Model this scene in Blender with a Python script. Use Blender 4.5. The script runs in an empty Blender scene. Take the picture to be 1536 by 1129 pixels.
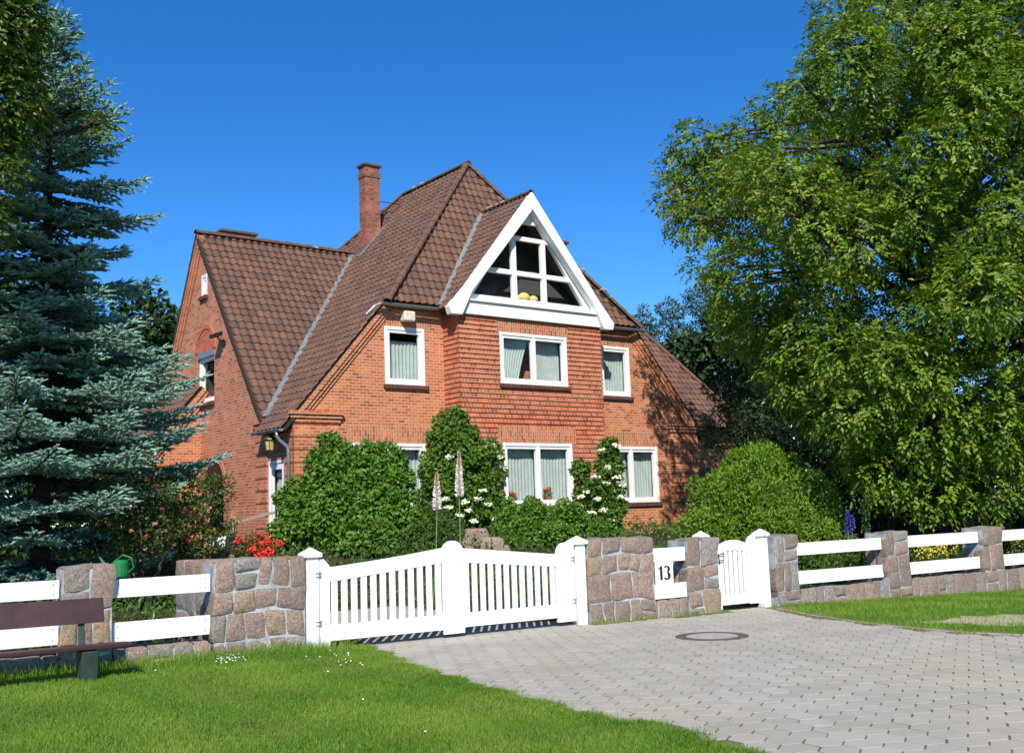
import bpy, bmesh, math, random
import numpy as np
from mathutils import Vector, Matrix
random.seed(7); RNG = np.random.default_rng(11)
SC = bpy.context.scene
COL = SC.collection

# ------------------------------------------------------------------ camera
F_PX, CX, CY, EYE = 1590.0, 768.0, 564.5, 1.6
PITCH = math.atan(205.5/1590); ROLL = math.atan(.035)
fw = np.array([0, math.cos(PITCH), math.sin(PITCH)])
_r = np.array([1., 0, 0]); _u = np.cross(_r, fw)
CR = _r*math.cos(ROLL)-_u*math.sin(ROLL); CU = _r*math.sin(ROLL)+_u*math.cos(ROLL)
CPOS = np.array([0, 0, EYE])
cam = bpy.data.cameras.new('camera'); co = bpy.data.objects.new('camera', cam); COL.objects.link(co)
cam.sensor_width = 36; cam.lens = F_PX/1536*36; cam.clip_end = 2000; cam.clip_start = .1
m = Matrix.Identity(4)
for i in range(3):
    m[i][0], m[i][1], m[i][2], m[i][3] = CR[i], CU[i], -fw[i], CPOS[i]
co.matrix_world = m
SC.camera = co

# ------------------------------------------------------------------ sky, sun, exposure
SUN_EL = math.radians(41); SUN_D = np.array([-.005, 1.0]); SUN_D /= np.linalg.norm(SUN_D)   # the way the light travels over the ground
w = bpy.data.worlds.new('World'); SC.world = w; w.use_nodes = True
nt = w.node_tree; bg = nt.nodes['Background']
sky = nt.nodes.new('ShaderNodeTexSky'); sky.sky_type = 'NISHITA'; sky.sun_disc = False
sky.sun_elevation = SUN_EL; sky.sun_rotation = math.atan2(-SUN_D[0], -SUN_D[1])
sky.altitude = 2200; sky.air_density = .85; sky.dust_density = 0; sky.ozone_density = 3.2
hs = nt.nodes.new('ShaderNodeHueSaturation'); hs.inputs['Saturation'].default_value = 1.31; hs.inputs['Value'].default_value = 1.0; hs.inputs['Hue'].default_value = .504
nt.links.new(sky.outputs[0], hs.inputs['Color']); nt.links.new(hs.outputs[0], bg.inputs[0])
bg.inputs[1].default_value = .15
sun = bpy.data.lights.new('sun', 'SUN'); so = bpy.data.objects.new('sun', sun); COL.objects.link(so)
sun.energy = 4.6; sun.angle = math.radians(.5); sun.color = (1, .95, .86)
so.rotation_euler = Vector((SUN_D[0]*math.cos(SUN_EL), SUN_D[1]*math.cos(SUN_EL), -math.sin(SUN_EL))).to_track_quat('-Z', 'Y').to_euler()
so.location = (0, -20, 30)
SC.view_settings.view_transform = 'Standard'; SC.view_settings.look = 'None'
SC.view_settings.exposure = .45; SC.view_settings.gamma = 1
SC.cycles.max_bounces = 6; SC.cycles.transparent_max_bounces = 12
SC.cycles.use_adaptive_sampling = True

# ------------------------------------------------------------------ helpers
def ray(x, y): return fw+CR*(x-CX)/F_PX-CU*(y-CY)/F_PX
def at(x, y, Y):
    d = ray(x, y); return CPOS+d*(Y/d[1])
def sm(x, a, b):
    t = np.clip((x-a)/(b-a), 0, 1); return t*t*(3-2*t)
def tag(o, label=None, cat=None, group=None, kind=None):
    if label: o['label'] = label
    if cat: o['category'] = cat
    if group: o['group'] = group
    if kind: o['kind'] = kind
    return o
def empty(name, loc=(0, 0, 0), rz=0):
    o = bpy.data.objects.new(name, None); COL.objects.link(o)
    o.location = loc; o.rotation_euler = (0, 0, rz); o.empty_display_size = .1
    return o
def link(name, me, mat, parent=None):
    o = bpy.data.objects.new(name, me); COL.objects.link(o)
    for mm in (mat if isinstance(mat, (list, tuple)) else [mat]): me.materials.append(mm)
    if parent is not None: o.parent = parent
    return o
def fast(name, V, F, mat, parent=None, tint=None, smooth=False, mi=None):
    """V (N,3), F (M,k) arrays -> mesh object"""
    V = np.ascontiguousarray(V, dtype=np.float32); F = np.ascontiguousarray(F, dtype=np.int32)
    me = bpy.data.meshes.new(name); k = F.shape[1]
    me.vertices.add(len(V)); me.vertices.foreach_set('co', V.ravel())
    me.loops.add(F.size); me.loops.foreach_set('vertex_index', F.ravel())
    me.polygons.add(len(F)); me.polygons.foreach_set('loop_start', np.arange(0, F.size, k, dtype=np.int32))
    me.polygons.foreach_set('loop_total', np.full(len(F), k, dtype=np.int32))
    if mi is not None: me.polygons.foreach_set('material_index', np.asarray(mi, dtype=np.int32))
    me.polygons.foreach_set('use_smooth', np.full(len(F), smooth))
    me.update(calc_edges=True)
    if tint is not None:
        a = me.attributes.new('tint', 'FLOAT', 'FACE'); a.data.foreach_set('value', np.asarray(tint, dtype=np.float32))
    return link(name, me, mat, parent)
def auto_uv(me):
    """box-free uv in metres: along the horizontal of each face and up its slope"""
    uv = me.uv_layers.new(name='uv')
    for p in me.polygons:
        n = p.normal
        t = Vector((0, 0, 1)).cross(n)
        if t.length < .1: t = Vector((1, 0, 0))
        t.normalize()
        if abs(t.x)*1.0001 >= abs(t.y):
            if t.x < 0: t = -t
        elif t.y < 0: t = -t
        b = n.cross(t)
        if b.z < 0: b = -b
        for li in p.loop_indices:
            c = me.vertices[me.loops[li].vertex_index].co
            uv.data[li].uv = (c.dot(t), c.dot(b) if abs(n.z) > .2 else c.z)
class MB:
    def __init__(s): s.v = []; s.f = []; s.m = []
    def quad(s, *pts, m=0):
        i = len(s.v); s.v += [tuple(p) for p in pts]; s.f.append(tuple(range(i, i+len(pts)))); s.m.append(m)
    def box(s, a, b, m=0):
        x0, y0, z0 = [min(p, q) for p, q in zip(a, b)]; x1, y1, z1 = [max(p, q) for p, q in zip(a, b)]
        i = len(s.v)
        s.v += [(x0,y0,z0),(x1,y0,z0),(x1,y1,z0),(x0,y1,z0),(x0,y0,z1),(x1,y0,z1),(x1,y1,z1),(x0,y1,z1)]
        for q in ((0,3,2,1),(4,5,6,7),(0,1,5,4),(1,2,6,5),(2,3,7,6),(3,0,4,7)): s.f.append(tuple(i+k for k in q)); s.m.append(m)
    def prism(s, poly, off, m=0):
        """poly: 3d points (planar); off: 3d extrusion"""
        i = len(s.v); n = len(poly); off = np.array(off, float)
        s.v += [tuple(p) for p in poly]+[tuple(np.array(p, float)+off) for p in poly]
        s.f.append(tuple(range(i, i+n))); s.f.append(tuple(range(i+2*n-1, i+n-1, -1))); s.m += [m, m]
        for k in range(n):
            j = (k+1) % n; s.f.append((i+k, i+n+k, i+n+j, i+j)); s.m.append(m)
    def bar(s, p, q, w, h, up=(0, 0, 1), m=0):
        p = np.array(p, float); q = np.array(q, float); d = q-p; L = np.linalg.norm(d); d /= L
        sd = np.cross(d, up); sd /= np.linalg.norm(sd); u = np.cross(sd, d)
        a = [p+sd*(w/2*i)+u*(h/2*j) for i, j in ((-1,-1),(1,-1),(1,1),(-1,1))]
        s.prism(a, q-p, m)
    def tube(s, pts, rad, n=8, m=0, caps=True):
        pts = [np.array(p, float) for p in pts]
        if not isinstance(rad, (list, tuple, np.ndarray)): rad = [rad]*len(pts)
        i0 = len(s.v); prev = None
        for k, p in enumerate(pts):
            d = pts[min(k+1, len(pts)-1)]-pts[max(k-1, 0)]; d = d/(np.linalg.norm(d)+1e-9)
            a = np.cross(d, (0, 0, 1)) if abs(d[2]) < .95 else np.cross(d, (1, 0, 0))
            if prev is not None and np.dot(a, prev) < 0: a = -a
            a /= np.linalg.norm(a); prev = a; b = np.cross(d, a)
            for j in range(n):
                t = 2*math.pi*j/n; s.v.append(tuple(p+(a*math.cos(t)+b*math.sin(t))*rad[k]))
        for k in range(len(pts)-1):
            for j in range(n):
                j2 = (j+1) % n; s.f.append((i0+k*n+j, i0+k*n+j2, i0+(k+1)*n+j2, i0+(k+1)*n+j)); s.m.append(m)
        if caps:
            s.f.append(tuple(i0+j for j in range(n))); s.m.append(m)
            e = i0+(len(pts)-1)*n; s.f.append(tuple(e+j for j in reversed(range(n)))); s.m.append(m)
    def lathe(s, prof, c=(0, 0, 0), n=20, m=0):
        i0 = len(s.v)
        for r, z in prof:
            for j in range(n):
                t = 2*math.pi*j/n; s.v.append((c[0]+r*math.cos(t), c[1]+r*math.sin(t), c[2]+z))
        for k in range(len(prof)-1):
            for j in range(n):
                j2 = (j+1) % n; s.f.append((i0+k*n+j, i0+k*n+j2, i0+(k+1)*n+j2, i0+(k+1)*n+j)); s.m.append(m)
    def build(s, name, mat, parent=None, uv=False, smooth=False, bevel=0, fix=True):
        me = bpy.data.meshes.new(name); me.from_pydata(s.v, [], s.f)
        me.polygons.foreach_set('material_index', s.m)
        if fix:
            bm = bmesh.new(); bm.from_mesh(me)
            if smooth: bmesh.ops.remove_doubles(bm, verts=bm.verts, dist=1e-5)
            bmesh.ops.recalc_face_normals(bm, faces=bm.faces)
            bm.to_mesh(me); bm.free()
        me.update()
        if uv: auto_uv(me)
        if smooth: me.polygons.foreach_set('use_smooth', [True]*len(me.polygons))
        o = link(name, me, mat, parent)
        if bevel:
            b = o.modifiers.new('bevel', 'BEVEL'); b.width = bevel; b.segments = 2; b.limit_method = 'ANGLE'
        return o

# ------------------------------------------------------------------ materials
def newmat(name):
    mt = bpy.data.materials.new(name); mt.use_nodes = True
    n = mt.node_tree; return mt, n, n.nodes, n.links, n.nodes['Principled BSDF']
def N(nodes, kind, **kw):
    x = nodes.new(kind)
    for k, v in kw.items():
        if k in x.inputs: x.inputs[k].default_value = v
        else: setattr(x, k, v)
    return x
def mixc(nt, fac, a, b, blend='MIX'):
    x = nt.nodes.new('ShaderNodeMix'); x.data_type = 'RGBA'; x.blend_type = blend
    for s, v in ((0, fac), (6, a), (7, b)):
        if hasattr(v, 'is_linked') or hasattr(v, 'links'): nt.links.new(v, x.inputs[s])
        else: x.inputs[s].default_value = v if s == 0 else (*v, 1)
    return x.outputs[2]
def ramp(nt, inp, a, b):
    x = nt.nodes.new('ShaderNodeMapRange'); x.inputs[1].default_value = a; x.inputs[2].default_value = b
    nt.links.new(inp, x.inputs[0]); return x.outputs[0]
def math_(nt, op, a, b=0, c=0):
    x = nt.nodes.new('ShaderNodeMath'); x.operation = op
    for i, v in enumerate((a, b, c)):
        if hasattr(v, 'links'): nt.links.new(v, x.inputs[i])
        else: x.inputs[i].default_value = v
    return x.outputs[0]
def noise(nt, scale, vec=None, detail=3, rough=.6):
    x = nt.nodes.new('ShaderNodeTexNoise'); x.inputs['Scale'].default_value = scale; x.inputs['Detail'].default_value = detail; x.inputs['Roughness'].default_value = rough
    if vec is not None: nt.links.new(vec, x.inputs['Vector'])
    return x.outputs[0]
def objco(nt): return nt.nodes.new('ShaderNodeTexCoord').outputs['Object']
def geoco(nt): return nt.nodes.new('ShaderNodeNewGeometry').outputs['Position']
def bump(nt, h, strength, dist, bsdf):
    b = nt.nodes.new('ShaderNodeBump'); b.inputs['Strength'].default_value = strength; b.inputs['Distance'].default_value = dist
    nt.links.new(h, b.inputs['Height']); nt.links.new(b.outputs[0], bsdf.inputs['Normal'])
def simple(name, c, c2=None, rough=.6, scale=6, bs=0, spec=.4, metal=0, world=False):
    mt, nt, no, li, p = newmat(name)
    p.inputs['Roughness'].default_value = rough; p.inputs['Specular IOR Level'].default_value = spec; p.inputs['Metallic'].default_value = metal
    co_ = geoco(nt) if world else objco(nt)
    nz = noise(nt, scale, co_, 4, .65)
    c2 = c2 or tuple(x*.82 for x in c)
    li.new(mixc(nt, ramp(nt, nz, .35, .68), c, c2), p.inputs['Base Color'])
    if bs: bump(nt, noise(nt, scale*6, co_, 3), bs, .01, p)
    return mt
def brick_mat(name, c1, c2, mortar, vertical=False, dark=.45, wide=.2, high=.0765):
    mt, nt, no, li, p = newmat(name)
    uv = nt.nodes.new('ShaderNodeTexCoord').outputs['UV']
    mp = N(no, 'ShaderNodeMapping'); li.new(uv, mp.inputs[0])
    if vertical: mp.inputs['Rotation'].default_value = (0, 0, math.pi/2)
    b = N(no, 'ShaderNodeTexBrick'); li.new(mp.outputs[0], b.inputs['Vector'])
    b.inputs['Scale'].default_value = 1; b.inputs['Brick Width'].default_value = wide; b.inputs['Row Height'].default_value = high
    b.inputs['Mortar Size'].default_value = .0085; b.inputs['Mortar Smooth'].default_value = .15; b.inputs['Bias'].default_value = 0
    b.inputs['Color1'].default_value = (0, 0, 0, 1); b.inputs['Color2'].default_value = (1, 1, 1, 1); b.inputs['Mortar'].default_value = (.5, .5, .5, 1)
    oc = objco(nt)
    big = noise(nt, .55, oc, 3, .6); med = noise(nt, 2.3, oc, 3)
    f = math_(nt, 'ADD', b.outputs['Color'], math_(nt, 'MULTIPLY', math_(nt, 'SUBTRACT', big, .5), 1.3))
    col = mixc(nt, f, c1, c2)
    # a few over-burnt dark bricks
    dk = math_(nt, 'MULTIPLY', ramp(nt, b.outputs['Color'], .86, .95), dark)
    col = mixc(nt, dk, col, (.13, .06, .045))
    col = mixc(nt, math_(nt, 'MULTIPLY', ramp(nt, noise(nt, 7, oc, 5, .8), .5, .72), .45), col, tuple(x*.55 for x in c2))
    # pale lime bloom in patches
    col = mixc(nt, math_(nt, 'MULTIPLY', ramp(nt, med, .55, .75), .45), col, tuple(min(1, x*1.5+.04) for x in c1))
    col = mixc(nt, b.outputs['Fac'], col, mortar)
    li.new(col, p.inputs['Base Color']); p.inputs['Roughness'].default_value = .88; p.inputs['Specular IOR Level'].default_value = .15
    h = math_(nt, 'SUBTRACT', math_(nt, 'MULTIPLY', noise(nt, 45, oc, 2), .4), b.outputs['Fac'])
    bump(nt, h, .55, .012, p)
    return mt
M = {}
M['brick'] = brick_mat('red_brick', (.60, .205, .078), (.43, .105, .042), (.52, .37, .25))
M['brick_side'] = brick_mat('darker_red_brick', (.52, .18, .085), (.35, .10, .052), (.45, .32, .24))  # darker, duller tone of the front brick for side, back and wing walls
M['brick_dark'] = brick_mat('deep_red_brick', (.52, .125, .058), (.38, .07, .036), (.50, .25, .16), dark=.15)
M['brick_bay'] = brick_mat('bay_course_brick', (.52, .160, .074), (.37, .088, .045), (.50, .31, .21), dark=.5, wide=.115, high=.1285)
M['brick_soldier'] = brick_mat('soldier_brick', (.55, .20, .09), (.40, .11, .05), (.52, .36, .25), vertical=True)
M['brick_chimney'] = brick_mat('sooty_brick', (.38, .12, .065), (.17, .05, .033), (.26, .17, .13), dark=1.)
M['sill'] = brick_mat('dark_sill_brick', (.12, .035, .03), (.07, .025, .025), (.16, .10, .08), vertical=True, dark=0)
M['white'] = simple('white_paint', (.82, .82, .80), (.74, .74, .72), .35, 3, .05, .5)
M['white_wood'] = simple('white_painted_board', (.84, .84, .81), (.70, .70, .66), .45, 2.5, .12, .4)
M['zinc'] = simple('zinc', (.30, .33, .36), (.20, .22, .24), .4, 5, 0, .5, .5)
M['lead'] = simple('lead_flashing', (.21, .225, .235), (.12, .13, .14), .65, 6, .1, .4, .1)
M['dark_wood'] = simple('dark_eave_board', (.035, .025, .02), None, .7, 8)
M['bench_wood'] = simple('brown_stained_board', (.058, .020, .017), (.035, .013, .011), .42, 5, .15, .5)
M['bench_leg'] = simple('mossy_dark_metal', (.018, .028, .024), (.035, .06, .05), .7, 5, .3)
M['black'] = simple('black_paint', (.012, .012, .014), None, .5)
M['iron'] = simple('rusty_cast_iron', (.13, .085, .07), (.08, .06, .055), .75, 14, .5)
M['concrete'] = simple('pale_concrete', (.42, .39, .34), (.30, .28, .25), .9, 12, .4, .2)
M['box_plastic'] = simple('cream_plastic', (.70, .66, .52), None, .4)
M['curtain'] = simple('net_curtain', (.42, .48, .45), (.34, .40, .38), .9, 5)
M['dark_room'] = simple('dark_room', (.055, .055, .045), None, .9)  # dark tone stands for the shade inside the rooms
M['bark'] = simple('bark', (.075, .055, .038), (.035, .028, .02), .95, 9, .9, .2)
M['twig'] = simple('twig', (.10, .07, .045), (.05, .035, .025), .9, 9, .5, .2)
M['terracotta'] = simple('terracotta', (.35, .12, .06), None, .8)
M['yellow_cloth'] = simple('yellow_cloth', (.75, .60, .22), (.6, .45, .15), .9, 4)
M['green_plastic'] = simple('green_plastic', (.008, .19, .05), (.008, .12, .035), .5)
M['weathered_wood'] = simple('weathered_grey_wood', (.33, .28, .21), (.22, .18, .14), .85, 8, .4, .2)
M['brass'] = simple('old_brass', (.25, .19, .07), (.12, .09, .04), .4, 9, 0, .5, .7)
M['mortar'] = simple('wall_mortar', (.24, .26, .28), (.52, .52, .51), .95, 5, .6, .15)

def painted():
    mt, nt, no, li, p = newmat('weathered_white_board'); g = geoco(nt)
    mp = N(no, 'ShaderNodeMapping'); mp.inputs['Scale'].default_value = (38, 38, 3); li.new(g, mp.inputs[0])
    st_ = noise(nt, 1, mp.outputs[0], 4, .7)
    c = mixc(nt, math_(nt, 'MULTIPLY', ramp(nt, st_, .55, .8), .5), (.82, .82, .79), (.52, .52, .46))
    sx = N(no, 'ShaderNodeSeparateXYZ'); li.new(g, sx.inputs[0])
    lo = math_(nt, 'MULTIPLY', math_(nt, 'SUBTRACT', 1, ramp(nt, sx.outputs[2], .04, .28)), ramp(nt, noise(nt, 14, g, 4, .7), .4, .65))
    c = mixc(nt, math_(nt, 'MULTIPLY', lo, .55), c, (.36, .36, .27))
    li.new(c, p.inputs['Base Color']); p.inputs['Roughness'].default_value = .5
    bump(nt, st_, .25, .004, p); return mt
M['white_wood'] = painted()
# pantiles: every tile its own shade through the cell of its uv
TW, TH = .225, .27
def tile_mat():
    mt, nt, no, li, p = newmat('brown_clay_pantile')
    uv = nt.nodes.new('ShaderNodeTexCoord').outputs['UV']
    sx = N(no, 'ShaderNodeSeparateXYZ'); li.new(uv, sx.inputs[0])
    cx_ = math_(nt, 'FLOOR', math_(nt, 'DIVIDE', sx.outputs[0], TW)); cy_ = math_(nt, 'FLOOR', math_(nt, 'DIVIDE', sx.outputs[1], TH))
    cb = N(no, 'ShaderNodeCombineXYZ'); li.new(cx_, cb.inputs[0]); li.new(cy_, cb.inputs[1])
    wn = N(no, 'ShaderNodeTexWhiteNoise'); wn.noise_dimensions = '2D'; li.new(cb.outputs[0], wn.inputs['Vector'])
    oc = objco(nt)
    c = mixc(nt, wn.outputs[0], (.168, .086, .055), (.088, .052, .040))
    c = mixc(nt, math_(nt, 'MULTIPLY', ramp(nt, wn.outputs[0], .85, 1), .7), c, (.22, .10, .055))
    c = mixc(nt, math_(nt, 'MULTIPLY', ramp(nt, noise(nt, 1.2, oc, 5, .7), .45, .75), .5), c, (.075, .055, .045))
    c = mixc(nt, math_(nt, 'MULTIPLY', ramp(nt, noise(nt, 30, oc, 3, .7), .62, .75), .5), c, (.22, .19, .13))
    li.new(c, p.inputs['Base Color']); p.inputs['Roughness'].default_value = .78; p.inputs['Specular IOR Level'].default_value = .25
    bump(nt, noise(nt, 40, oc, 3), .3, .008, p)
    return mt
M['tile'] = tile_mat()

def stone_mat():
    mt, nt, no, li, p = newmat('split_granite')
    a = N(no, 'ShaderNodeAttribute'); a.attribute_name = 'tint'
    oc = objco(nt)
    cr = N(no, 'ShaderNodeValToRGB'); li.new(a.outputs['Fac'], cr.inputs[0])
    el = cr.color_ramp.elements; el[0].position = 0; el[0].color = (.33, .225, .175, 1); el[1].position = 1; el[1].color = (.24, .245, .24, 1)
    for pos, c in ((.18, (.28, .195, .15)), (.36, (.36, .26, .16)), (.5, (.28, .245, .21)), (.64, (.38, .255, .20)), (.8, (.31, .29, .27)), (.9, (.25, .18, .15))):
        e = el.new(pos); e.color = (*c, 1)
    cr.color_ramp.interpolation = 'CONSTANT'
    c = mixc(nt, ramp(nt, noise(nt, 34, oc, 5, .8), .4, .66), cr.outputs[0], (.12, .09, .075))
    c = mixc(nt, math_(nt, 'MULTIPLY', ramp(nt, noise(nt, 55, oc, 3, .7), .56, .72), .75), c, (.62, .52, .42))
    c = mixc(nt, math_(nt, 'MULTIPLY', ramp(nt, noise(nt, 3.5, oc, 4, .7), .5, .75), .45), c, (.30, .27, .17))
    li.new(c, p.inputs['Base Color']); p.inputs['Roughness'].default_value = .85; p.inputs['Specular IOR Level'].default_value = .25
    bump(nt, noise(nt, 20, oc, 5, .7), .8, .02, p)
    return mt
M['stone'] = stone_mat()

def glass_mat():
    mt, nt, no, li, p = newmat('window_glass')
    out = no['Material Output']; no.remove(p)
    tr = N(no, 'ShaderNodeBsdfTransparent'); tr.inputs[0].default_value = (.93, .95, .94, 1)
    gl = N(no, 'ShaderNodeBsdfGlossy'); gl.inputs['Roughness'].default_value = .015
    lw = N(no, 'ShaderNodeLayerWeight'); lw.inputs[0].default_value = .5
    mx = N(no, 'ShaderNodeMixShader'); li.new(math_(nt, 'ADD', math_(nt, 'MULTIPLY', math_(nt, 'POWER', lw.outputs['Facing'], 4), .45), .03), mx.inputs[0]); li.new(tr.outputs[0], mx.inputs[1]); li.new(gl.outputs[0], mx.inputs[2])
    li.new(mx.outputs[0], out.inputs[0]); return mt
M['glass'] = glass_mat()

def leaf_mat(name, a, b, trans=.3, rough=.45, spec=.35):
    mt, nt, no, li, p = newmat(name); out = no['Material Output']
    at_ = N(no, 'ShaderNodeAttribute'); at_.attribute_name = 'tint'
    c = mixc(nt, at_.outputs['Fac'], a, b)
    li.new(c, p.inputs['Base Color']); p.inputs['Roughness'].default_value = rough; p.inputs['Specular IOR Level'].default_value = spec
    t = N(no, 'ShaderNodeBsdfTranslucent'); li.new(mixc(nt, .5, c, (min(a[0]*2.2, 1), min(a[1]*1.8, 1), a[2]*.6)), t.inputs[0])
    mx = N(no, 'ShaderNodeMixShader'); mx.inputs[0].default_value = trans
    li.new(p.outputs[0], mx.inputs[1]); li.new(t.outputs[0], mx.inputs[2]); li.new(mx.outputs[0], out.inputs[0])
    return mt
M['walnut'] = leaf_mat('walnut_leaf', (.068, .150, .013), (.27, .35, .030), .35)
M['lime'] = leaf_mat('yellowish_leaf', (.05, .105, .012), (.15, .21, .020))
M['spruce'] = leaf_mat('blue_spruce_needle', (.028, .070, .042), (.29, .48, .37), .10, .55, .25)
M['shrub'] = leaf_mat('dark_shrub_leaf', (.062, .160, .017), (.18, .33, .038), .35)
M['climber'] = leaf_mat('climber_leaf', (.055, .135, .016), (.16, .28, .035), .35)
M['hedge'] = leaf_mat('low_hedge_leaf', (.045, .10, .018), (.11, .20, .035), .35)
M['bright'] = leaf_mat('yellow_green_leaf', (.075, .18, .014), (.25, .38, .028), .35)
M['rose'] = leaf_mat('rose_leaf', (.04, .075, .015), (.12, .15, .03))
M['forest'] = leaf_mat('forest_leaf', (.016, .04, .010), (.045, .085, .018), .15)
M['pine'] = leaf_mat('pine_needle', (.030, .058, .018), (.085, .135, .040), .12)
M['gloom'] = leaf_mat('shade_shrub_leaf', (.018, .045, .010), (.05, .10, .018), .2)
M['grassblade'] = leaf_mat('grass_blade', (.095, .215, .022), (.27, .385, .055), .38, .5, .2)
M['drygrass'] = leaf_mat('dry_grass_blade', (.16, .17, .05), (.36, .30, .12), .3, .6, .2)
M['petal_white'] = simple('white_petal', (.80, .80, .62), (.65, .70, .42), .7, 20)
M['petal_red'] = simple('red_petal', (.75, .035, .015), (.60, .02, .01), .6, 20)
M['petal_blue'] = simple('blue_petal', (.035, .045, .30), (.06, .04, .2), .6, 20)
M['petal_yellow'] = simple('yellow_petal', (.72, .55, .04), (.6, .5, .05), .6, 20)
M['petal_orange'] = simple('orange_petal', (.6, .22, .10), (.65, .35, .2), .6, 20)
M['petal_pink'] = leaf_mat('cream_pink_petal', (.92, .84, .80), (.62, .36, .20), .12)
M['stem_green'] = simple('flower_stem', (.14, .26, .07), None, .6, 20)

def soil_mat():
    mt, nt, no, li, p = newmat('lawn_and_soil')
    g = geoco(nt)
    at_ = N(no, 'ShaderNodeAttribute'); at_.attribute_name = 'lawn'
    green = mixc(nt, ramp(nt, noise(nt, 3, g, 4), .35, .65), (.07, .15, .018), (.14, .19, .035))
    soil = mixc(nt, ramp(nt, noise(nt, 5, g, 4), .35, .65), (.07, .05, .03), (.045, .055, .018))
    li.new(mixc(nt, at_.outputs['Fac'], soil, green), p.inputs['Base Color']); p.inputs['Roughness'].default_value = .95; p.inputs['Specular IOR Level'].default_value = .1
    bump(nt, noise(nt, 40, g, 3), .6, .03, p)
    return mt
M['ground'] = soil_mat()
def paver_mat():
    mt, nt, no, li, p = newmat('grey_concrete_paver')
    g = geoco(nt); a = N(no, 'ShaderNodeAttribute'); a.attribute_name = 'tint'
    c = mixc(nt, a.outputs['Fac'], (.42, .385, .325), (.36, .33, .28))
    c = mixc(nt, math_(nt, 'MULTIPLY', ramp(nt, noise(nt, .7, g, 5, .7), .42, .72), .5), c, (.27, .245, .18))
    c = mixc(nt, math_(nt, 'MULTIPLY', ramp(nt, noise(nt, .33, g, 6, .75), .5, .66), .55), c, (.47, .41, .29))
    c = mixc(nt, math_(nt, 'MULTIPLY', ramp(nt, noise(nt, 2.7, g, 5, .8), .62, .76), .55), c, (.19, .18, .13))
    c = mixc(nt, math_(nt, 'MULTIPLY', ramp(nt, noise(nt, 90, g, 3, .7), .5, .7), .5), c, (.21, .20, .175))
    li.new(c, p.inputs['Base Color']); p.inputs['Roughness'].default_value = .9; p.inputs['Specular IOR Level'].default_value = .2
    bump(nt, noise(nt, 60, g, 4), .5, .006, p)
    return mt
M['paver'] = paver_mat()
M['joint'] = simple('paving_joint_sand', (.155, .14, .10), (.10, .105, .055), .95, 2.5, .4, .1, 0, True)
M['sand'] = simple('bare_sandy_verge', (.42, .36, .25), (.30, .28, .15), .95, 5, .5, .1, 0, True)
M['field'] = simple('far_field', (.22, .26, .08), (.30, .30, .12), .95, .1, 0, .1, 0, True)

# ------------------------------------------------------------------ the fence line (s along it, t into the garden)
FA = math.radians(32); fu = np.array([math.cos(FA), math.sin(FA), 0]); fv = np.array([-math.sin(FA), math.cos(FA), 0])
P0 = np.array([.842, 15.391, 0])
def FP(s, t=0, z=0): return P0+fu*s+fv*t+np.array([0, 0, z])
def st(x, y):
    dx = x-P0[0]; dy = y-P0[1]; return dx*fu[0]+dy*fu[1], dx*fv[0]+dy*fv[1]
def terr(x, y):
    x = np.asarray(x, float); y = np.asarray(y, float)
    s, t = st(x, y)
    zs = np.interp(s, [-30, -8, -4.4, -3.6, 0, 4, 10, 40], [.06, .06, .06, .0, -.01, -.03, -.2, -.25])
    near = sm(t, -6, -.3)
    zz = zs*near
    gate = sm(s, -4.6, -3.9)*(1-sm(s, .2, .8))
    rise = .9*sm(t, 4.8, 9.3)
    early = .28*sm(t, .3, 4)*(1-gate)*(1-sm(t, 4.8, 9.3))
    return zz*(1-sm(t, 2, 8))+rise+early
# ------------------------------------------------------------------ ground sheet
def axis(lo, hi, fine0, fine1, step):
    a = list(np.arange(fine0, fine1+1e-6, step)); d = step; x = fine1
    while x < hi: d *= 1.35; x += d; a.append(x)
    d = step; x = fine0
    while x > lo: d *= 1.35; x -= d; a.insert(0, x)
    return np.array(a)
gx = axis(-900, 900, -14, 24, .4); gy = axis(-300, 1500, 2, 46, .4)
GX, GY = np.meshgrid(gx, gy); GZ = terr(GX, GY)
EDGE_L = [(-2.62, 15.2), (-2.3, 14.15), (-1.9, 13.3), (-1.12, 11.3), (-.45, 10.1), (.08, 9.15), (.50, 8.5), (.95, 8.0), (1.33, 7.2), (1.8, 6.0), (2.1, 4.0), (2.3, 0), (2.4, -8)]
EDGE_R = [(16, 2), (12.5, 7.5), (9.2, 10.3), (6.9, 11.75), (5.75, 12.5), (5.22, 13.0), (4.85, 13.7), (4.56, 14.4), (4.2, 15.7), (4.02, 16.9)]
PAVE = EDGE_L+[(16, -8)]+EDGE_R+[tuple(FP(3.75, .1)[:2]), tuple(FP(2.7, .1)[:2]), tuple(FP(2.7, -.14)[:2]), tuple(FP(.2, -.14)[:2]), tuple(FP(.1, .1)[:2]), tuple(FP(-.2, 5.2)[:2]), tuple(FP(-3.6, 5.2)[:2]), tuple(FP(-3.9, .1)[:2])]
def inside(px, py, poly):
    px = np.asarray(px); py = np.asarray(py); c = np.zeros(px.shape, bool); n = len(poly)
    for i in range(n):
        x1, y1 = poly[i]; x2, y2 = poly[(i+1) % n]
        if y1 == y2: continue
        k = ((y1 > py) != (y2 > py)) & (px < (x2-x1)*(py-y1)/(y2-y1)+x1); c ^= k
    return c
GZ = GZ-.05*(inside(GX+.5, GY, PAVE) & inside(GX-.5, GY, PAVE) & inside(GX, GY+.5, PAVE) & inside(GX, GY-.5, PAVE) & inside(GX, GY, PAVE))
V = np.stack([GX.ravel(), GY.ravel(), GZ.ravel()], 1); W_ = len(gx)
idx = np.arange(len(gx)*len(gy)).reshape(len(gy), W_)
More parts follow.
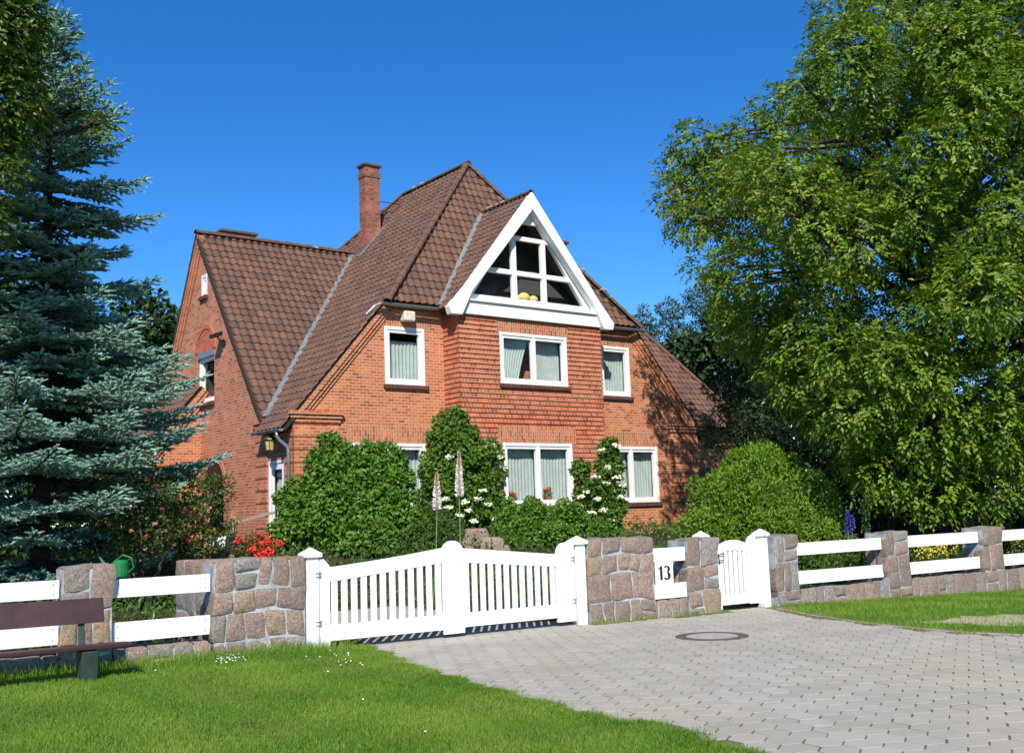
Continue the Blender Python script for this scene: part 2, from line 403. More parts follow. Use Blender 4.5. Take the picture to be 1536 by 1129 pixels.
Fq = np.stack([idx[:-1, :-1].ravel(), idx[:-1, 1:].ravel(), idx[1:, 1:].ravel(), idx[1:, :-1].ravel()], 1)
fc = V[Fq].mean(1); s_, t_ = st(fc[:, 0], fc[:, 1])
g = fast('ground', V, Fq, M['ground'], smooth=True)
la = g.data.attributes.new('lawn', 'FLOAT', 'FACE'); la.data.foreach_set('value', ((t_ < .3) | (t_ > 16)).astype(np.float32))
tag(g, kind='structure')

# ------------------------------------------------------------------ paving: a joint bed and hexagonal pavers laid on it
bs_ = .11; bx = np.arange(-5, 16.2, bs_); by = np.arange(-8, 22, bs_); BX, BY = np.meshgrid(bx, by); BI = inside(BX, BY, PAVE)
ok_ = BI[:-1, :-1] & BI[1:, :-1] & BI[:-1, 1:] & BI[1:, 1:]; ix = np.arange(BX.size).reshape(BX.shape)
qf = np.stack([ix[:-1, :-1][ok_], ix[:-1, 1:][ok_], ix[1:, 1:][ok_], ix[1:, :-1][ok_]], 1); used, inv = np.unique(qf, return_inverse=True)
bv = np.stack([BX.ravel()[used], BY.ravel()[used], terr(BX.ravel()[used], BY.ravel()[used])+.0088], 1)
tag(fast('paving_bed', bv, inv.reshape(-1, 4), M['joint'], smooth=True), kind='structure')
PA = math.radians(-23); pu = np.array([math.cos(PA), math.sin(PA)]); pv = np.array([-math.sin(PA), math.cos(PA)])
PL, PP = .255, .214
ii, jj = np.meshgrid(np.arange(-90, 90), np.arange(-90, 110))
cx_ = (ii+.5*(jj % 2))*PL; cy_ = jj*PP
wx = 2+cx_*pu[0]+cy_*pv[0]; wy = 9+cx_*pu[1]+cy_*pv[1]
MANHOLE = at(1068, 955, 13.47)[:2]
inn = np.ones(wx.shape, bool)
hexo = [(.5*PL, .28*PP*1.0), (0, .64*PP*1.12), (-.5*PL, .28*PP), (-.5*PL, -.28*PP), (0, -.64*PP*1.12), (.5*PL, -.28*PP)]
h1 = PP*.30; h2 = PP-h1
hexo = [(PL/2, h1), (0, h2), (-PL/2, h1), (-PL/2, -h1), (0, -h2), (PL/2, -h1)]
for hx, hy in hexo: inn &= inside(wx+(hx*pu[0]+hy*pv[0])*.75, wy+(hx*pu[1]+hy*pv[1])*.75, PAVE)
inn &= (wy > 2) & (np.hypot(wx-MANHOLE[0], wy-MANHOLE[1]) > .36)
cx_, cy_, wx, wy = cx_[inn], cy_[inn], wx[inn], wy[inn]; n = len(wx)
hz = RNG.normal(0, .0008, n); tlx = RNG.normal(0, .006, n); tly = RNG.normal(0, .006, n); jx = RNG.normal(0, .0018, (n, 2))
VV = []
for lev, shr in ((0, .0062), (1, .0062), (2, .008)):
    for hx, hy in hexo:
        r = math.hypot(hx, hy); k = (r-shr*1.15)/r
        lx, ly = hx*k, hy*k
        X = wx+jx[:, 0]+lx*pu[0]+ly*pv[0]; Y = wy+jx[:, 1]+lx*pu[1]+ly*pv[1]
        Z = terr(wx, wy)+(.004 if lev == 0 else .0135+hz+tlx*lx+tly*ly+(0 if lev == 2 else -.0015))
        VV.append(np.stack([X, Y, Z], 1))
VV = np.stack(VV, 1)     # n,18,3
base = (np.arange(n)*18)[:, None]
quads = []
for l in (0, 1):
    for k in range(6): quads.append([l*6+k, l*6+(k+1) % 6, (l+1)*6+(k+1) % 6, (l+1)*6+k])
quads += [[12, 13, 14, 15], [12, 15, 16, 17]]
FF = (base[:, None]+np.array(quads)[None]).reshape(-1, 4)
FF = FF[:, ::-1] if False else FF
pt = np.repeat(RNG.random(n)**1.2, len(quads))
pav = fast('paving', VV.reshape(-1, 3), FF, M['paver'], tint=pt)
tag(pav, kind='structure')

# kerb of pavers along the lawn on the right, and the worn sandy patch behind it
kb = MB(); ER = EDGE_R[2:]
for a_, b_ in zip(ER[:-1], ER[1:]):
    a_ = np.array([*a_, float(terr(*a_))+.0]); b_ = np.array([*b_, float(terr(*b_))+.0]); L = np.linalg.norm(b_-a_); k = max(1, int(L/.5))
    for i in range(k): kb.bar(a_+(b_-a_)*(i/k+.004), a_+(b_-a_)*((i+1)/k-.004), .06, .05)
tag(kb.build('kerb', M['concrete'], bevel=.006), kind='structure')
sp = MB(); c0 = at(1545, 938, 14.3); n = 28
ring = [(c0[0]+1.25*math.cos(2*math.pi*i/n)*(1+.18*math.sin(5*i)), c0[1]-.1+.75*math.sin(2*math.pi*i/n)*(1+.2*math.sin(3*i)), 0) for i in range(n)]
sp.v = [(x, y, float(terr(x, y))+.005) for x, y, _ in ring]; sp.f = [tuple(range(n))]; sp.m = [0]
tag(sp.build('sandy_verge', M['sand'], fix=False), kind='structure')

# ------------------------------------------------------------------ leaf clouds
def unit(a): return a/(np.linalg.norm(a, axis=-1, keepdims=True)+1e-9)
def rdir(n): return unit(RNG.normal(size=(n, 3)))
def leaves(P, D, Nn, L, Wd, fold=.25):
    """diamond leaves folded along the midrib; P base (n,3), D tip direction, Nn rough normal"""
    n = len(P); D = unit(D); S = unit(np.cross(D, Nn)); Nn = np.cross(S, D)
    L = np.broadcast_to(L, (n,))[:, None]; Wd = np.broadcast_to(Wd, (n,))[:, None]
    m_ = P+D*L*.45
    V = np.stack([P, m_+S*Wd*.5+Nn*Wd*fold, P+D*L, m_-S*Wd*.5+Nn*Wd*fold], 1).reshape(-1, 3)
    b = (np.arange(n)*4)[:, None]
    F = (b[:, None]+np.array([[0, 1, 2], [0, 2, 3]])[None]).reshape(-1, 3)
    return V, F
def shell_points(n, blobs, inner=.55):
    """points in the outer shell of a set of ellipsoids (cx,cy,cz,rx,ry,rz); points deep in another blob are dropped"""
    B = np.array(blobs, float); A = (B[:, 3]*B[:, 4]+B[:, 4]*B[:, 5]+B[:, 3]*B[:, 5]); pr = A/A.sum()
    k = RNG.choice(len(B), int(n*1.7), p=pr); d = rdir(len(k)); r = inner+(1-inner)*RNG.random(len(k))**.5
    r *= 1+RNG.normal(0, .05, len(k))
    P = B[k, :3]+d*B[k, 3:]*r[:, None]
    keep = np.ones(len(P), bool)
    for j in range(len(B)):
        q = (P-B[j, :3])/(B[j, 3:]*.72); keep &= ~(((q**2).sum(1) < 1) & (k != j))
    out = unit(d/B[k, 3:])
    P, out = P[keep], out[keep]
    return P[:n], out[:n]
def stems_mesh(starts, ends, r0, r1, mb, sag=.1, seg=4, nside=5):
    for a, b in zip(starts, ends):
        a = np.array(a, float); b = np.array(b, float); L = np.linalg.norm(b-a)
        off = RNG.normal(0, .06*L, 3); pts = []
        for i in range(seg+1):
            t = i/seg; p = a+(b-a)*t+off*math.sin(math.pi*t)+np.array([0, 0, sag*L*math.sin(math.pi*t)]); pts.append(p)
        mb.tube(pts, list(np.linspace(r0, r1, seg+1)), nside, caps=False)

def shrub(name, base, blobs, n, L, Wd, mat, label, cat='shrub', group=None, droop=.2, inner=.5, flowers=None, twigs=14):
    """blobs relative to base"""
    root = empty(name, tuple(base)); tag(root, label, cat, group)
    main = list(blobs); blobs = [(b[0], b[1], b[2], b[3]*.90, b[4]*.90, b[5]*.90) for b in main]
    for b in main:
        for _ in range(9):
            d_ = rdir(1)[0]; d_[1] = -abs(d_[1]) if random.random() < .7 else d_[1]; q_ = random.uniform(.16, .38); blobs.append((b[0]+d_[0]*b[3]*.90, b[1]+d_[1]*b[4]*.90, b[2]+d_[2]*b[5]*.90, b[3]*q_, b[4]*q_, b[5]*q_))
    P, O = shell_points(n, blobs, inner)
    nf = int(n*.22); Bm = np.array(main); kk_ = RNG.choice(len(Bm), nf, p=(Bm[:, 3]*Bm[:, 4]*Bm[:, 5])/(Bm[:, 3]*Bm[:, 4]*Bm[:, 5]).sum()); dd_ = rdir(nf)
    P = np.concatenate([P, Bm[kk_, :3]+dd_*Bm[kk_, 3:]*(RNG.random(nf)**.4*.85)[:, None]]); O = np.concatenate([O, dd_])
    keep = P[:, 2] > .0; P, O = P[keep], O[keep]; blobs = main
    D = O*.55+rdir(len(P))*.75+np.array([0, 0, .25-droop]); Nn = O+rdir(len(P))*.7+np.array([0, 0, .5])
    Ls = L*RNG.uniform(.65, 1.25, len(P)); V, F = leaves(P, D, Nn, Ls, Ls*Wd/L)
    fast('foliage', V, F, mat, root, tint=np.repeat(np.clip(RNG.beta(2, 2.2, len(P)), 0, 1), 2))
    mb = MB(); B = np.array(blobs)
    starts = [(RNG.normal(0, .06), RNG.normal(0, .06), -.05) for _ in range(twigs)]
    ends = [B[i % len(B), :3]+rdir(1)[0]*B[i % len(B), 3:]*.6 for i in range(twigs)]
    ends = [np.array([e[0], e[1], max(e[2], .15)]) for e in ends]
    stems_mesh(starts, ends, .022, .006, mb, .05)
    mb.build('stems', M['twig'], root, smooth=True, fix=False)
    return root
def blossoms(root, pts, mat, r=.05, k=14, name='flower_cluster', flat=.45):
    for p in pts:
        P = np.array(p)+rdir(k)*np.array([r, r, r*flat])*RNG.uniform(.3, 1, (k, 1))
        D = rdir(k); V, F = leaves(P-D*r*.25, D, rdir(k)+np.array([0, -.7, 1.0]), r*.62, r*.55, .1)
        fast(name, V, F, mat, root)

# ------------------------------------------------------------------ the house (local: u along the front, v back, z up)
HA = math.radians(37.5); HU = np.array([math.cos(HA), math.sin(HA), 0]); HV = np.array([-math.sin(HA), math.cos(HA), 0]); HO = np.array([-5.2195, 25., 0])
def HW(a, b, c=0): return HO+HU*a+HV*b+np.array([0, 0, c])
house = empty('brick_house', tuple(HO), HA)
tag(house, 'red brick house with steep brown tiled half-hipped roof and white triangular dormer window', 'house')
HWD = 13.8; EV = 4.15; SL = 1.152; BV_ = -.7
def wall_panel(name, mapf, outline, holes, mat, thick_in=.14, extra=None, parent=house):
    """outline: convex list (a,z); holes: (a0,a1,z0,z1)"""
    As = sorted(set([min(p[0] for p in outline), max(p[0] for p in outline)]+[h[0] for h in holes]+[h[1] for h in holes]))
    Zs = sorted(set([min(p[1] for p in outline), max(p[1] for p in outline)]+[h[2] for h in holes]+[h[3] for h in holes]))
    bm = bmesh.new()
    for a0, a1 in zip(As[:-1], As[1:]):
        for z0, z1 in zip(Zs[:-1], Zs[1:]):
            ca, cz = (a0+a1)/2, (z0+z1)/2
            if any(h[0] < ca < h[1] and h[2] < cz < h[3] for h in holes): continue
            bm.faces.new([bm.verts.new((a, z, 0)) for a, z in ((a0, z0), (a1, z0), (a1, z1), (a0, z1))])
    n = len(outline)
    for i in range(n):
        p = outline[i]; q = outline[(i+1) % n]; d = (q[0]-p[0], q[1]-p[1])
        bmesh.ops.bisect_plane(bm, geom=bm.verts[:]+bm.edges[:]+bm.faces[:], plane_co=(p[0], p[1], 0), plane_no=(d[1], -d[0], 0), clear_outer=True)
    bmesh.ops.remove_doubles(bm, verts=bm.verts, dist=1e-4)
    mb = MB()
    for f in bm.faces: mb.quad(*[mapf(v_.co.x, 0, v_.co.y) for v_ in f.verts])
    for a0, a1, z0, z1 in holes:
        for A, B in (((a0, z0), (a0, z1)), ((a0, z1), (a1, z1)), ((a1, z1), (a1, z0)), ((a1, z0), (a0, z0))):
            mb.quad(mapf(A[0], 0, A[1]), mapf(B[0], 0, B[1]), mapf(B[0], thick_in, B[1]), mapf(A[0], thick_in, A[1]))
    bm.free()
    if extra: extra(mb)
    return mb.build(name, mat, parent, uv=True, fix=False)
fr = lambda v0: (lambda a, d, z: (a, v0+d, z))
sd = lambda a, d, z: (d, a, z)
FRONT_H = [(1.55, 3.7, 1.8, 3.46), (2.54, 3.74, 4.95, 6.45), (9.9, 12.05, 1.8, 3.46), (9.87, 11.06, 4.95, 6.45)]
def rake_bands(mb, mapf, A, B, side, widths=(.10, .09, .09), projs=(.11, .075, .035)):
    """stepped brick mouldings inside the line A->B; side = unit normal into the wall (a,z)"""
    A = np.array(A, float); B = np.array(B, float); nrm = np.array(side, float); nrm /= np.linalg.norm(nrm); o = .06
    for w_, pj in zip(widths, projs):
        q = [A+nrm*o, B+nrm*o, B+nrm*(o+w_), A+nrm*(o+w_)]
        pts = [mapf(a, 0.01, z) for a, z in q]; e = np.array(mapf(0, -pj-.01, 0))-np.array(mapf(0, 0, 0)); mb.prism(pts, e); o += w_
def quoin(mb, mapf, a0, a1, z0, z1, pj=.03, pitch=.305, gap=.035):
    z = z0
    while z < z1-.05:
        mb.box(mapf(a0, .01, z), mapf(a1, -pj, min(z+pitch-gap, z1))); z += pitch
front_map = fr(0)
def front_extra(mb): pass
wall_panel('wall', front_map, [(0, -.1), (HWD, -.1), (HWD, EV), (HWD-2.5, 7.05), (2.5, 7.05), (0, EV)], FRONT_H, M['brick'])
mb = MB()
rake_bands(mb, front_map, (0, EV+.02), (2.5, 7.05), (.755, -.656)); mb.build('rake_moulding', M['brick'], house, uv=True); mb = MB(); rake_bands(mb, front_map, (HWD-2.5, 7.05), (HWD, EV+.02), (-.755, -.656))
mb.build('rake_moulding', M['brick'], house, uv=True)
for a0, a1, x0, x1 in ((0, 1.2, -.036, 1.2), (HWD-1.2, HWD, HWD-1.2, HWD+.03)):
    mb = MB(); quoin(mb, front_map, x0, x1, .85, 3.9, pj=.036, gap=.028)
    mb.box((x0-.03 if a0 == 0 else x0, .01, 3.93), (x1+(.03 if a0 == 0 else .03), -.06, 4.03)); mb.box((x0-.06, .01, 4.03), (x1+.06, -.10, 4.12)); mb.box((x0-.09, .01, 4.12), (x1+.09, -.14, 4.20))
    mb.build('quoins', M['brick'], house, uv=True)
for v0_, v1_, z0_ in ((-.036, .44, .85), (1.40, 2.1, .85), (.44, 1.40, 3.3)):
    mb = MB(); quoin(mb, sd, v0_, v1_, z0_, 3.9, pj=.036, gap=.032)
    if v0_ == 1.40: mb.box(sd(1.5, .01, 3.93), sd(2.13, -.06, 4.03)); mb.box(sd(1.5, .01, 4.03), sd(2.16, -.10, 4.13))
    mb.build('quoins', M['brick_side'], house, uv=True)
# plinth course
mb = MB(); mb.box((-.04, .0, .3), (HWD+.04, -.05, .9)); mb.build('plinth', M['brick_dark'], house, uv=True)
# soldier lintels, 3 mm proud
for a0, a1, d0, z0, z1 in [(h[0]-.12, h[1]+.12, 0, h[3], h[3]+(.42 if h[3] < 4 else .34)) for h in FRONT_H]+[(5.5, 8.2, BV_, 3.46, 3.9), (5.58, 8.07, BV_, 6.43, 6.78)]:
    mb = MB(); mb.box((a0, d0+.01, z0), (a1, d0-.004, z1)); mb.build('lintel', M['brick_soldier'], house, uv=True)
# side wall with the wing gable
ARCH_V0, ARCH_V1 = 4.2, 5.5
SIDE_H = [(.46, 1.38, .98, 3.08), (4.86, 6.1, 4.95, 6.3), (5.38, 5.8, 8.0, 8.62), (ARCH_V0, ARCH_V1, .6, 2.65)]
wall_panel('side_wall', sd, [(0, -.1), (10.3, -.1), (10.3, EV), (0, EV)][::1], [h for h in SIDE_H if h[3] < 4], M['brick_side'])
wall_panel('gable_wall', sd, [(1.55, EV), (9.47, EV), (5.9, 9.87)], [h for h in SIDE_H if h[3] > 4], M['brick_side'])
mb = MB(); rake_bands(mb, sd, (1.55, EV), (5.9, 9.87), (.80, -.60), (.05, .05), (.06, .03)); mb.build('rake_moulding', M['brick'], house, uv=True); mb = MB(); rake_bands(mb, sd, (9.47, EV), (5.9, 9.87), (-.848, -.53), (.11, .10, .10), (.13, .09, .05))
mb.build('rake_moulding', M['brick'], house, uv=True)
# arch over the porch opening: the top is a half-round panel above the square hole, its dark colour standing for the shade inside
def arch_ring(mb, mapf, c, z, r0, r1, pj, n=16, m=0):
    for i in range(n):
        t0 = math.pi*i/n; t1 = math.pi*(i+1)/n
        q = [(c+r*math.cos(t), z+r*math.sin(t)) for r, t in ((r0, t0), (r1, t0), (r1, t1), (r0, t1))]
        e = np.array(mapf(0, -pj-.01, 0))-np.array(mapf(0, 0, 0)); mb.prism([mapf(a, .01, b) for a, b in q], e, m)
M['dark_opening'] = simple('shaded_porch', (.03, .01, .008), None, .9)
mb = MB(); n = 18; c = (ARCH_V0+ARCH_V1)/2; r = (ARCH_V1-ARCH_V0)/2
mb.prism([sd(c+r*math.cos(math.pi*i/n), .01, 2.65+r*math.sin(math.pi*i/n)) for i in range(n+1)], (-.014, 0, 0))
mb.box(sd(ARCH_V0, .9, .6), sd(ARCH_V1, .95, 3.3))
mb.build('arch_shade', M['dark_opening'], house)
mb = MB(); arch_ring(mb, sd, c, 2.65, r, r+.14, .012); mb.build('arch_bricks', M['brick_soldier'], house, uv=True)
mb = MB(); arch_ring(mb, sd, 5.48, 6.42, .62, .74, .03); arch_ring(mb, sd, 5.48, 6.42, .50, .62, .008)
mb.build('blind_arch', M['brick_dark'], house, uv=True)
mb = MB(); mb.prism([sd(5.48+.5*math.cos(math.pi*i/n), .01, 6.42+.5*math.sin(math.pi*i/n)) for i in range(n+1)], (-.013, 0, 0)); mb.build('arch_panel', M['brick_dark'], house, uv=True)
# back and right walls
mb = MB()
mb.quad((0, 10.3, -.1), (HWD, 10.3, -.1), (HWD, 10.3, EV), (HWD-2.5, 10.3, 7.05), (2.5, 10.3, 7.05), (0, 10.3, EV))
mb.quad((HWD, 0, -.1), (HWD, 10.3, -.1), (HWD, 10.3, EV), (HWD, 0, EV))
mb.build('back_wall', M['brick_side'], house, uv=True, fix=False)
# ---- bay with its corbelled courses
BU0, BU1, BV = 4.35, 9.27, -.7
BAY_H = [(5.65, 8.0, 5.03, 6.43), (5.65, 8.05, 1.78, 3.46)]
wall_panel('bay_wall', fr(BV), [(BU0, -.1), (BU1, -.1), (BU1, 6.86), (BU0, 6.86)], BAY_H, M['brick_dark'])
mb = MB(); mb.quad((BU0, 0, -.1), (BU0, BV, -.1), (BU0, BV, 6.86), (BU0, 0, 6.86)); mb.quad((BU1, 0, -.1), (BU1, BV, -.1), (BU1, BV, 6.86), (BU1, 0, 6.86)); mb.quad((BU0, 0, 6.86), (BU1, 0, 6.86), (BU1, BV, 6.86), (BU0, BV, 6.86))
mb.build('bay_cheeks', M['brick_dark'], house, uv=True, fix=False)
mb = MB(); z = 1.028; PJ = .028
while z < 6.78:
    h = .101; z1 = z+h; rows = [(BU0-PJ, BU1+PJ)]
    for a0, a1, h0, h1_ in [(b[0]-.0, b[1]+.0, b[2]-.12, b[3]) for b in BAY_H]+[(5.5, 8.2, 3.4, 3.9), (5.58, 8.07, 6.4, 6.8)]:
        if z < h1_ and z1 > h0:
            nr = []
            for r0, r1 in rows:
                if a0 > r0: nr.append((r0, min(r1, a0)))
                if a1 < r1: nr.append((max(r0, a1), r1))
            rows = nr
    for r0, r1 in rows:
        mb.prism([(r0, BV+.01, z), (r0, BV-PJ, z), (r0, BV-.006, z1), (r0, BV+.01, z1)], (r1-r0, 0, 0))
    mb.prism([(BU0+.01, BV-PJ, z), (BU0-PJ, BV-PJ, z), (BU0-.006, BV-.006, z1), (BU0+.01, BV-.006, z1)], (0, -BV+PJ, 0))
    mb.prism([(BU1-.01, BV-PJ, z), (BU1+PJ, BV-PJ, z), (BU1+.006, BV-.006, z1), (BU1-.01, BV-.006, z1)], (0, -BV+PJ, 0))
    z += .1285
mb.build('corbelled_courses', M['brick_bay'], house, uv=True)

# ---- roof slopes, tile by tile
def tiled(poly, name='roof', parent=house, w_=TW, h_=TH, mat=None, seg=6):
    P = np.array(poly, float); nrm = np.zeros(3)
    for i in range(len(P)): nrm += np.cross(P[i]-P[0], P[(i+1) % len(P)]-P[0])
    nrm /= np.linalg.norm(nrm)
    if nrm[2] < 0: nrm = -nrm
    t = np.cross((0, 0, 1), nrm); t /= np.linalg.norm(t)
    if (abs(t[0]) >= abs(t[1]) and t[0] < 0) or (abs(t[0]) < abs(t[1]) and t[1] < 0): t = -t
    b = np.cross(nrm, t)
    if b[2] < 0: b = -b
    lu = P@t; lb = P@b; h0 = float(P[0]@nrm)
    u0 = math.floor(lu.min()/w_)*w_; u1 = lu.max(); b0 = lb.min(); nb = int((lb.max()-b0)/h_)+1; nu = int((u1-u0)/w_)+2
    xs = []; hs_ = []
    for i in range(seg+1):
        q = i/seg; xs.append(q*w_); hs_.append(.026*math.sin(2*math.pi*(q-.12))+.006)
    Vn = []; Fn = []
    for r_ in range(nb):
        y0 = b0+r_*h_; y1 = y0+h_*1.02; jit = RNG.normal(0, .0035, nu)
        for c_ in range(nu):
            x0 = u0+c_*w_; i0 = len(Vn); j = jit[c_]; dy = RNG.normal(0, .005)
            for yy, hh in ((y0+dy, -.012), (y0+dy, .030+j), (y1, .004)):
                for x, hv in zip(xs, hs_): Vn.append((x0+x, yy, hv+hh))
            for l in (0, 1):
                for k in range(seg): Fn.append((i0+l*(seg+1)+k, i0+l*(seg+1)+k+1, i0+(l+1)*(seg+1)+k+1, i0+(l+1)*(seg+1)+k))
    me = bpy.data.meshes.new(name); me.from_pydata(Vn, [], Fn)
    bm = bmesh.new(); bm.from_mesh(me)
    cen = np.array([lu.mean(), lb.mean()])
    for i in range(len(P)):
        p = np.array([lu[i], lb[i]]); q = np.array([lu[(i+1) % len(P)], lb[(i+1) % len(P)]]); d = q-p; no = np.array([d[1], -d[0]])
        if no@(cen-p) > 0: no = -no
        bmesh.ops.bisect_plane(bm, geom=bm.verts[:]+bm.edges[:]+bm.faces[:], plane_co=(p[0], p[1], 0), plane_no=(no[0], no[1], 0), clear_outer=True)
    uvl = bm.loops.layers.uv.new('uv')
    for f in bm.faces:
        f.smooth = True
        c_ = f.calc_center_median(); ty = b0+math.floor((c_.y-b0+.006)/h_)*h_
        for l in f.loops:
            l[uvl].uv = (c_.x, (math.floor((c_.y-b0+.008)/h_)+.5)*h_)
    T = Matrix(((t[0], b[0], nrm[0], nrm[0]*h0), (t[1], b[1], nrm[1], nrm[1]*h0), (t[2], b[2], nrm[2], nrm[2]*h0), (0, 0, 0, 1)))
    flip = T.to_3x3().determinant() < 0
    bm.transform(T)
    if flip: bmesh.ops.reverse_faces(bm, faces=bm.faces)
    # dark slab under the tiles
    n0 = len(bm.verts)
    top = [bm.verts.new(tuple(p-nrm*.03)) for p in P]; bot = [bm.verts.new(tuple(p-nrm*.11)) for p in P]
    fs = [bm.faces.new(top), bm.faces.new(bot[::-1])]+[bm.faces.new((top[i], bot[i], bot[(i+1) % len(P)], top[(i+1) % len(P)])) for i in range(len(P))]
    for f in fs: f.material_index = 1
    bm.to_mesh(me); bm.free(); me.update()
    try: me.set_sharp_from_angle(angle=math.radians(40))
    except Exception: pass
    return link(name, me, [mat or M['tile'], M['dark_wood']], parent)
def zl(u_): return EV+SL*u_
C = HWD/2; APZ = zl(C)
VA, VB = 2.3, 5.95
rf = tiled([(.14, -.09, zl(.14)), (2.85, -.09, zl(2.85)), (C, VA, APZ), (C, VB, APZ), (3.2, 10.45, zl(3.2)), (.14, 10.45, zl(.14))])
tiled([(-.32, -.09, zl(-.32)), (.14, -.09, zl(.14)), (.14, 1.5, zl(.14)), (-.32, 1.5, zl(-.32))], name='eave_tiles')
tiled([(HWD+.32, -.09, zl(-.32)), (HWD-2.85, -.09, zl(2.85)), (C, VA, APZ), (C, VB, APZ), (HWD-3.2, 10.45, zl(3.2)), (HWD+.32, 10.45, zl(-.32))])
tiled([(2.53, -.2, 7.07), (HWD-2.53, -.2, 7.07), (C, VA, APZ)], name='hip_roof')
tiled([(3.2, 10.45, zl(3.2)), (HWD-3.2, 10.45, zl(3.2)), (C, VB, APZ)], name='hip_roof')
def zw(v_): return EV+1.315*(v_-1.55)
tiled([(-.13, 1.40, zw(1.40)), (-.13, 5.9, zw(5.9)), (5.3, 5.9, zw(5.9)), (.5, 1.40, zw(1.40))], name='wing_roof')
zb = lambda v_: zw(5.9)-1.6*(v_-5.9)
tiled([(-.13, 5.9, zb(5.9)), (5.3, 5.9, zb(5.9)), (.4, 9.6, zb(9.6)), (-.13, 9.6, zb(9.6))], name='wing_roof')
DC, DZ, DS = 6.8, 10.36, 1.23
zd = lambda u_: DZ-DS*abs(u_-DC)
for s_ in (-1, 1):
    u_e = DC+s_*2.78
    tiled([(DC, -.86, DZ), (u_e, -.86, zd(u_e)), (u_e, -.25, zd(u_e)), (DC, 1.5, DZ)], name='dormer_roof', w_=.2, h_=.24)
# ridge and hip caps
def caps(line, name, r=.10, step=.33, lift=.01, parent=house):
    mb = MB()
    for a, b in line:
        a = np.array(a, float); b = np.array(b, float); L = np.linalg.norm(b-a); k = max(1, int(L/step)); d = (b-a)/L
        s_ = np.cross(d, (0, 0, 1)); s_ /= np.linalg.norm(s_); u_ = np.cross(s_, d)
        for i in range(k):
            p = a+(b-a)*(i/k); q = a+(b-a)*((i+1.12)/k); i0 = len(mb.v); nn = 8
            for P_, rr in ((p, r*1.12+RNG.normal(0, .003)), (q, r*.92)):
                for ring in (0, 1):
                    for j in range(nn+1):
                        t_ = math.pi*(-.08+1.16*j/nn); rad = rr-ring*.022
                        mb.v.append(tuple(P_+s_*rad*math.cos(t_)+u_*(rad*math.sin(t_)*.8+lift)))
            R_ = nn+1
            for j in range(nn):
                mb.f.append((i0+j, i0+j+1, i0+2*R_+j+1, i0+2*R_+j)); mb.m.append(0)
                mb.f.append((i0+j, i0+R_+j, i0+R_+j+1, i0+j+1)); mb.m.append(0)
    return mb.build(name, M['tile'], parent, uv=True, smooth=False, fix=False)
caps([((2.47, -.3, 7.02), (C, VA, APZ+.03)), ((HWD-2.47, -.3, 7.02), (C, VA, APZ+.03))], 'hip_tiles')
caps([((C, VA-.1, APZ+.03), (C, VB+.1, APZ+.03)), ((C, VB, APZ+.03), (3.2, 10.45, zl(3.2))), ((C, VB, APZ+.03), (HWD-3.2, 10.45, zl(3.2)))], 'ridge_tiles')
caps([((-.16, 5.9, zw(5.9)+.03), (5.1, 5.9, zw(5.9)+.03))], 'ridge_tiles')
caps([((DC, -.88, DZ+.02), (DC, 1.45, DZ+.02))], 'ridge_tiles', r=.09)
# lime mortar showing on ridges
mb = MB()
for (a, b, k) in (((5.1, 5.9, zw(5.9)+.05), (2.9, 5.9, zw(5.9)+.05), 6), ((DC, .1, DZ+.05), (DC, 1.45, DZ+.06), 8), ((10.9, .0, 7.6), (9.3, .9, 9.4), 5), ((C, 3.3, APZ+.07), (C, VB, APZ+.07), 6)):
    for i in range(k):
        t_ = RNG.random(); p = np.array(a)*(1-t_)+np.array(b)*t_; L = RNG.uniform(.05, .13)
        mb = MB(); mb.box(p-np.array([L, L, .03]), p+np.array([L, L*.7, .035])); mb.build('ridge_mortar', M['concrete'], house, bevel=.02)
# valleys
mb = MB()
def strip(a, b, w_, up, h=.02): mb.bar(a, b, w_, h, up)
nv = np.array([-SL, -1.315, 2.0])
strip((-.02, 1.48, zl(0)+.05), (zw(5.9)/SL-EV/SL-.02, 5.88, zw(5.9)+.05), .16, nv/np.linalg.norm(nv)); mb.build('valley_flashing', M['lead'], house)
for s_ in (-1, 1):
    mb = MB(); nd = np.array([s_*DS, -1.96, 2.0]); u_e = DC+s_*2.72
    hipv = lambda z: -.3+(z-7)/1.96
    strip((u_e, hipv(zd(u_e)), zd(u_e)+.06), (DC+s_*.1, hipv(DZ-.1), DZ-.02), .13, nd/np.linalg.norm(nd)); mb.build('valley_flashing', M['lead'], house)
# gutters
def gutter(mb, a, b, r=.065):
    a = np.array(a, float); b = np.array(b, float); d = (b-a)/np.linalg.norm(b-a); s_ = np.cross(d, (0, 0, 1)); i0 = len(mb.v); nn = 8
    for P_ in (a, b):
        for rr in (r, r-.006):
            for j in range(nn+1): t_ = math.pi*j/nn; mb.v.append(tuple(P_+s_*rr*math.cos(t_)+np.array([0, 0, -rr*math.sin(t_)])))
    R_ = nn+1
    for j in range(nn):
        mb.f.append((i0+j, i0+j+1, i0+2*R_+j+1, i0+2*R_+j)); mb.m.append(0); mb.f.append((i0+R_+j, i0+3*R_+j, i0+3*R_+j+1, i0+R_+j+1)); mb.m.append(0)
    for o in (0, 2*R_): mb.f.append(tuple(i0+o+j for j in range(nn+1))); mb.m.append(0)
for g0, g1 in (((9.4, -.27, 6.98), (11.5, -.27, 6.98)), ((-.36, -.12, 3.76), (-.36, 1.5, 3.78))):
    mb = MB(); gutter(mb, g0, g1); mb.build('gutter', M['zinc'], house, fix=False)
mb = MB(); gutter(mb, (2.3, -.27, 6.98), (4.25, -.27, 6.98))
mb.tube([(2.3, -.27, 6.95), (2.15, -.24, 6.88), (1.95, -.14, 6.66)], .036, 8)
mb.build('gutter', M['zinc'], house, fix=False)
